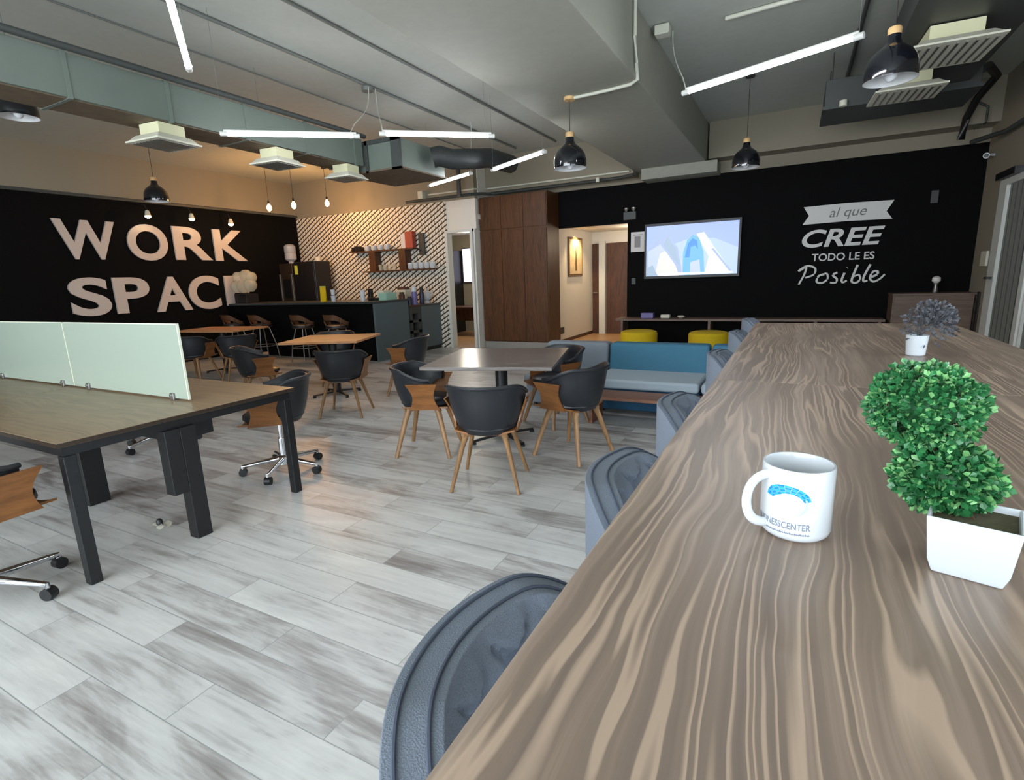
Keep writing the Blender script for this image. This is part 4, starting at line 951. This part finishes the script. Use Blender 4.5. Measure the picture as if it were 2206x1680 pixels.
cmr = thing('security_camera', 'small white security camera on the right wall', 'camera', (2.3, 9.9, 2.83)); obj('mount', tube(new(), [(0, 0, 0), (-.08, -.05, 0)], .02, 12), 'ceramic', cmr); obj('camera_body', tube(new(), [(-.08, .0, 0), (-.12, -.14, -.02)], .035, 14), 'ceramic', cmr); obj('lens', tube(new(), [(-.12, -.14, -.02), (-.125, -.155, -.022)], .03, 14), 'black', cmr)
simple('control_panel', B(2.27, 2.3, 9.5, 9.75, 1.35, 1.55), 'diffuser', 'pale control panel on the right wall beside the glazed door', 'panel', bevel=.004)
simple('black_board', B(2.285, 2.298, 9.6, 9.72, 0, 1.0), 'machine', 'narrow black board on the right wall beside the corner cabinet', 'board', bevel=.006)

# ================================================================ HIGH TABLE
def high_table(label, y0, y1):
    t = thing('high_table', label, 'table', (.28, (y0+y1)/2, 0), 0, 'high tables pushed end to end'); h = (y1-y0)/2-.001
    obj('tabletop', B(-.48, .49, -h, h, 1.062, 1.10), 'table_wood', t, bevel=.002, smooth=False)
    bm = new(); box(bm, -.30, .30, -h+.1, h-.1, 1.0, 1.06); obj('apron', bm, 'black', t, smooth=False)
    for y in (-h+.12, h-.18): obj('leg', B(-.06, .0, y, y+.06, 0, 1.0), 'black', t, smooth=False)
    obj('foot_rail', B(-.05, -.01, -h+.18, h-.18, .2, .24), 'black', t, smooth=False)
    return t
high_table('near high table of streaked taupe wood, carrying the mug and topiary', -.45, 1.70)
high_table('far high table of streaked taupe wood, carrying the grey plant', 1.70, 3.63)

def quilt_chair(label, loc, rz, group):
    t = thing('quilted_bar_chair', label, 'bar chair', loc, rz, group)
    T = math.radians(88)
    def surf(off, q):
        def f(u, v):
            a = -T+2*T*u; k = smooth01((abs(a)-math.radians(25))/math.radians(63)); zt = 1.045-.14*k; z = .76+(zt-.76)*v
            R = .235+off
            edge = 1-(2*v-1)**8
            d = 0
            if q:
                p = a*R/.047; s_ = (z)/.047
                d = (-.026*(1-min(1, 2.2*abs(math.sin(PI*(p+s_)/2)*math.sin(PI*(p-s_)/2)))**.7)+.026)*edge*smooth01((1-v)/.09)
            rr = R-(d if q else 0)
            if q: rr = R-d
            return (rr*math.sin(a), -rr*math.cos(a), z)
        return f
    bk_ = obj('backrest', slab(new(), surf(.030, False), surf(-.026, True), 110, 30), 'grey_fabric', t, bevel=0)
    md = bk_.modifiers.new('soft', 'BEVEL'); md.width = .016; md.segments = 4; md.limit_method = 'ANGLE'; md.angle_limit = math.radians(50)
    bm = new()
    for off in (-.012, .018):
        pts = []
        for i in range(80):
            a = -T*.98+2*T*.98*i/79; k = smooth01((abs(a)-math.radians(25))/math.radians(63)); z = 1.045-.14*k
            pts.append(((.235+off)*math.sin(a), -(.235+off)*math.cos(a), z+.0015))
        tube(bm, pts, .0022, 6)
    obj('top_stitching', bm, 'navy_stitch', t)
    obj('seat', lathe(new(), [(.1, .69), (.21, .70), (.23, .73), (.225, .765), (.18, .78), (.05, .782)], 32), 'grey_fabric', t)
    for sx, sy in ((-1, -1), (1, -1), (-1, 1), (1, 1)): obj('leg', tube(new(), [(sx*.15, sy*.15, .70), (sx*.2, sy*.2, 0)], .013, 8), 'black', t)
    bm = new(); P = [(-.19, -.19, .25), (.19, -.19, .25), (.19, .19, .25), (-.19, .19, .25)]
    for i in range(4): tube(bm, [P[i], P[(i+1) % 4]], .009, 8)
    obj('footrest', bm, 'black', t)
    return t
GQ = 'quilted chairs along the high table'
q0 = quilt_chair('grey quilted bar chair nearest the camera', (-.075, .43, 0), -PI/2, GQ)
for y, lab in ((1.0, 'second grey quilted bar chair from the camera, left of the high table'), (1.62, 'third grey quilted bar chair from the camera'), (2.66, 'fourth grey quilted bar chair from the camera, against the teal sofa'), (3.6, 'fifth grey quilted bar chair, at the far corner of the high table'), (4.55, 'farthest grey quilted bar chair, beyond the end of the high table')):
    dup(q0, (-.085, y, 0), -PI/2, lab, GQ)
dup(q0, (.95, 3.35, 0), PI/2, 'grey quilted bar chair on the window side of the high table', GQ)

# mug -----------------------------------------------------------------
MX, MY, MR = .0195, .714, .0410
mg = thing('coffee_mug', 'white mug with a blue dome logo on the high table', 'mug', (MX, MY, 1.1))
H = .0925
obj('mug_body', lathe(new(), [(.030, 0), (.036, .002), (.0395, .006), (MR, .012), (MR, H-.002), (MR-.001, H), (MR-.0032, H), (MR-.004, H-.002), (MR-.004, .008), (.03, .005), (.001, .0045)], 64, cap0=True, cap1=False), 'ceramic', mg)
cam_ang = math.atan2(-MY, -MX)          # the side that faces the viewer
hang = math.atan2(-.62, -.86)
pts = []
for i in range(17):
    a = PI/2+PI*i/16 if False else (-PI/2+PI*i/16)
    rad = MR-.003+.028*math.cos(a); z = .049+.030*math.sin(a)
    rad = MR-.004+.031*(max(0, math.cos(a))**.75); z = .049+.032*math.sin(a)
    pts.append((rad*math.cos(hang), rad*math.sin(hang), z))
obj('handle', tube(new(), pts, .0062, 12, flat=.72, up=(-math.sin(hang), math.cos(hang), 0)), 'ceramic', mg)
# artwork lies on the glaze: (s along the surface, z)
LA = cam_ang-.10
def wrap(u, z, d=.0004):
    a = LA+u/MR; return ((MR+d)*math.cos(a), (MR+d)*math.sin(a), z)
bm = new(); bm2 = new()
def blk(b, pts):
    n = len(pts); q = [b.verts.new(wrap(u, z)) for u, z in pts]; b.faces.new(q)
rows, cols = 4, 9
for c in range(cols):
    for r_ in range(rows):
        def P(cc, rr):
            t_ = cc/cols; w_ = (rr/rows-.5)
            a_ = PI*(.93-.86*t_); th = .0165*(1-.62*t_)*min(1, .45+2.2*t_)+.001
            R_ = .0205+w_*th
            return (-.005+R_*math.cos(a_)*1.1, .0525+R_*math.sin(a_)*.82)
        g0, g1 = .04, .97
        blk(bm if (c+r_) % 2 else bm2, [P(c+g0, r_+g0), P(c+g1, r_+g0), P(c+g1, r_+g1), P(c+g0, r_+g1)])
obj('logo_tiles', bm, 'mug_blue', mg, smooth=False); obj('logo_tiles', bm2, 'mug_blue2', mg, smooth=False)
bm = new()
def P2(t_, w_):
    a_ = PI*(.12-.46*t_); R_ = .0195+w_*.0035*math.sin(PI*(.15+.8*t_)); return (-.005+R_*math.cos(a_)*1.1, .0525+R_*math.sin(a_)*.9)
for k in range(12): blk(bm, [P2(k/12, -.5), P2((k+1)/12, -.5), P2((k+1)/12, .5), P2(k/12, .5)])
obj('logo_swoosh', bm, 'mug_grey', mg, smooth=False)
bm = text_bm(new(), 'BUSINESSCENTER', lambda u, v, d: wrap(-.046+u*.068, .019+v*.0085), 0, bold=.010)
obj('logo_text', bm, 'mug_text', mg, smooth=False)
bm = new()
for k in range(36):
    u0 = -.046+k*.00189
    blk(bm, [(u0, .0125), (u0+.0014, .0125), (u0+.0014, .0142+.0008*(k % 3 == 0)), (u0, .0142+.0008*(k % 3 == 0))])
obj('small_print', bm, 'mug_text', mg, smooth=False)

# topiary ----------------------------------------------------------------
def leaf(bm, p, n, s, mi):
    n = n.normalized(); up = Vector((random.uniform(-1, 1), random.uniform(-1, 1), random.uniform(-1, 1)))
    a = n.cross(up).normalized(); b_ = (n+a.cross(n)*random.uniform(-.5, .5)).normalized()
    L = s; W = s*.30; c = n
    v = [p, p+b_*L*.55+a*W+c*L*.06, p+b_*L-c*L*.10, p+b_*L*.55-a*W+c*L*.06, p+b_*L*.5-c*L*.06]
    q = [bm.verts.new(x) for x in v]
    bm.faces.new((q[0], q[1], q[4])).material_index = mi; bm.faces.new((q[1], q[2], q[4])).material_index = mi
    bm.faces.new((q[2], q[3], q[4])).material_index = mi; bm.faces.new((q[3], q[0], q[4])).material_index = mi
def ball(c, R, n, s, mats=2, squash=1, seed=1, rmin=.72):
    random.seed(seed); bm = new(); c = Vector(c)
    for i in range(n):
        z = 1-2*(i+.5)/n; ph = i*2.39996; r = math.sqrt(1-z*z); d = Vector((r*math.cos(ph), r*math.sin(ph), z))
        d = (d+Vector([random.gauss(0, .12) for _ in range(3)])).normalized(); rr = R*random.uniform(rmin, .95)*(1+.05*math.sin(3*ph+2*z*3))
        p = c+Vector((d.x*rr, d.y*rr, d.z*rr*squash))
        for k in range(5):
            dd = (d*1.1+Vector([random.gauss(0, .55) for _ in range(3)])).normalized()
            leaf(bm, p, dd, s*random.uniform(.7, 1.2), 1 if random.random() < .28 else 0)
    bmesh.ops.create_icosphere(bm, subdivisions=2, radius=R*.6, matrix=Matrix.Translation(c) @ Matrix.Diagonal((1, 1, squash, 1)))
    return bm
tpx, tpy = .1875, .690
to = thing('topiary_plant', 'green double-ball topiary in a white pot beside the mug', 'plant', (tpx, tpy, 1.1), math.radians(-15))
bm = new()
def sq(h_, z, rot=0): return [(-h_, -h_, z), (h_, -h_, z), (h_, h_, z), (-h_, h_, z)]
rings = []
for h_, z in ((.027, 0), (.029, .001), (.0335, .016), (.038, .064), (.038, .066), (.0355, .066), (.0345, .056)):
    rings.append([bm.verts.new(p) for p in sq(h_, z)])
bm.faces.new(rings[0][::-1])
for a, b_ in zip(rings, rings[1:]):
    for i in range(4): bm.faces.new((a[i], a[(i+1) % 4], b_[(i+1) % 4], b_[i]))
bm.faces.new(rings[-1])
obj('pot', bm, 'pot', to, bevel=.0025, segs=3)
obj('moss', B(-.0345, .0345, -.0345, .0345, .052, .0585), 'soil', to, smooth=False)
iv = Matrix.Rotation(math.radians(15), 3, 'Z')
def rel(x, y, z): v = iv @ Vector((x-tpx, y-tpy, 0)); return (v.x, v.y, z-1.1)
obj('stem', tube(new(), [(0, 0, .056), rel(.168, .727, 1.18), rel(.139, .727, 1.26)], .0025, 8), 'brownish', to)
obj('lower_foliage_ball', ball(rel(.166, .727, 1.190), .052, 620, .0118, squash=.80, seed=5, rmin=.55), ['leaf', 'leaf2'], to, smooth=False)
obj('upper_foliage_ball', ball(rel(.139, .727, 1.272), .0565, 980, .0092, squash=.86, seed=9), ['leaf', 'leaf2'], to, smooth=False)
# grey plant
gp = thing('potted_plant', 'small grey-purple plant in a white pot at the far table', 'plant', (.405, 2.36, 1.1))
obj('pot', lathe(new(), [(.024, 0), (.029, .004), (.034, .07), (.0345, .075), (.030, .075), (.029, .065)], 28), 'pot', gp)
obj('soil', lathe(new(), [(.001, .062), (.029, .064)], 20), 'soil', gp)
random.seed(11); bm = new()
for i in range(760):
    d = Vector((random.gauss(.3, .8), random.gauss(0, .8), random.gauss(.5, .7))).normalized(); rr = .078*random.random()**.45
    p = Vector((.03, 0, .115))+d*rr
    leaf(bm, p, (d+Vector([random.gauss(0, .4) for _ in range(3)])).normalized(), random.uniform(.012, .022), 0)
for i in range(14):
    a = random.uniform(0, 2*PI); tube(bm, [(0, 0, .06), (.02*math.cos(a)+.015, .02*math.sin(a), .1), (.05*math.cos(a)+.03, .05*math.sin(a), .14)], .001, 4)
obj('foliage', bm, 'leaf_grey', gp, smooth=False)
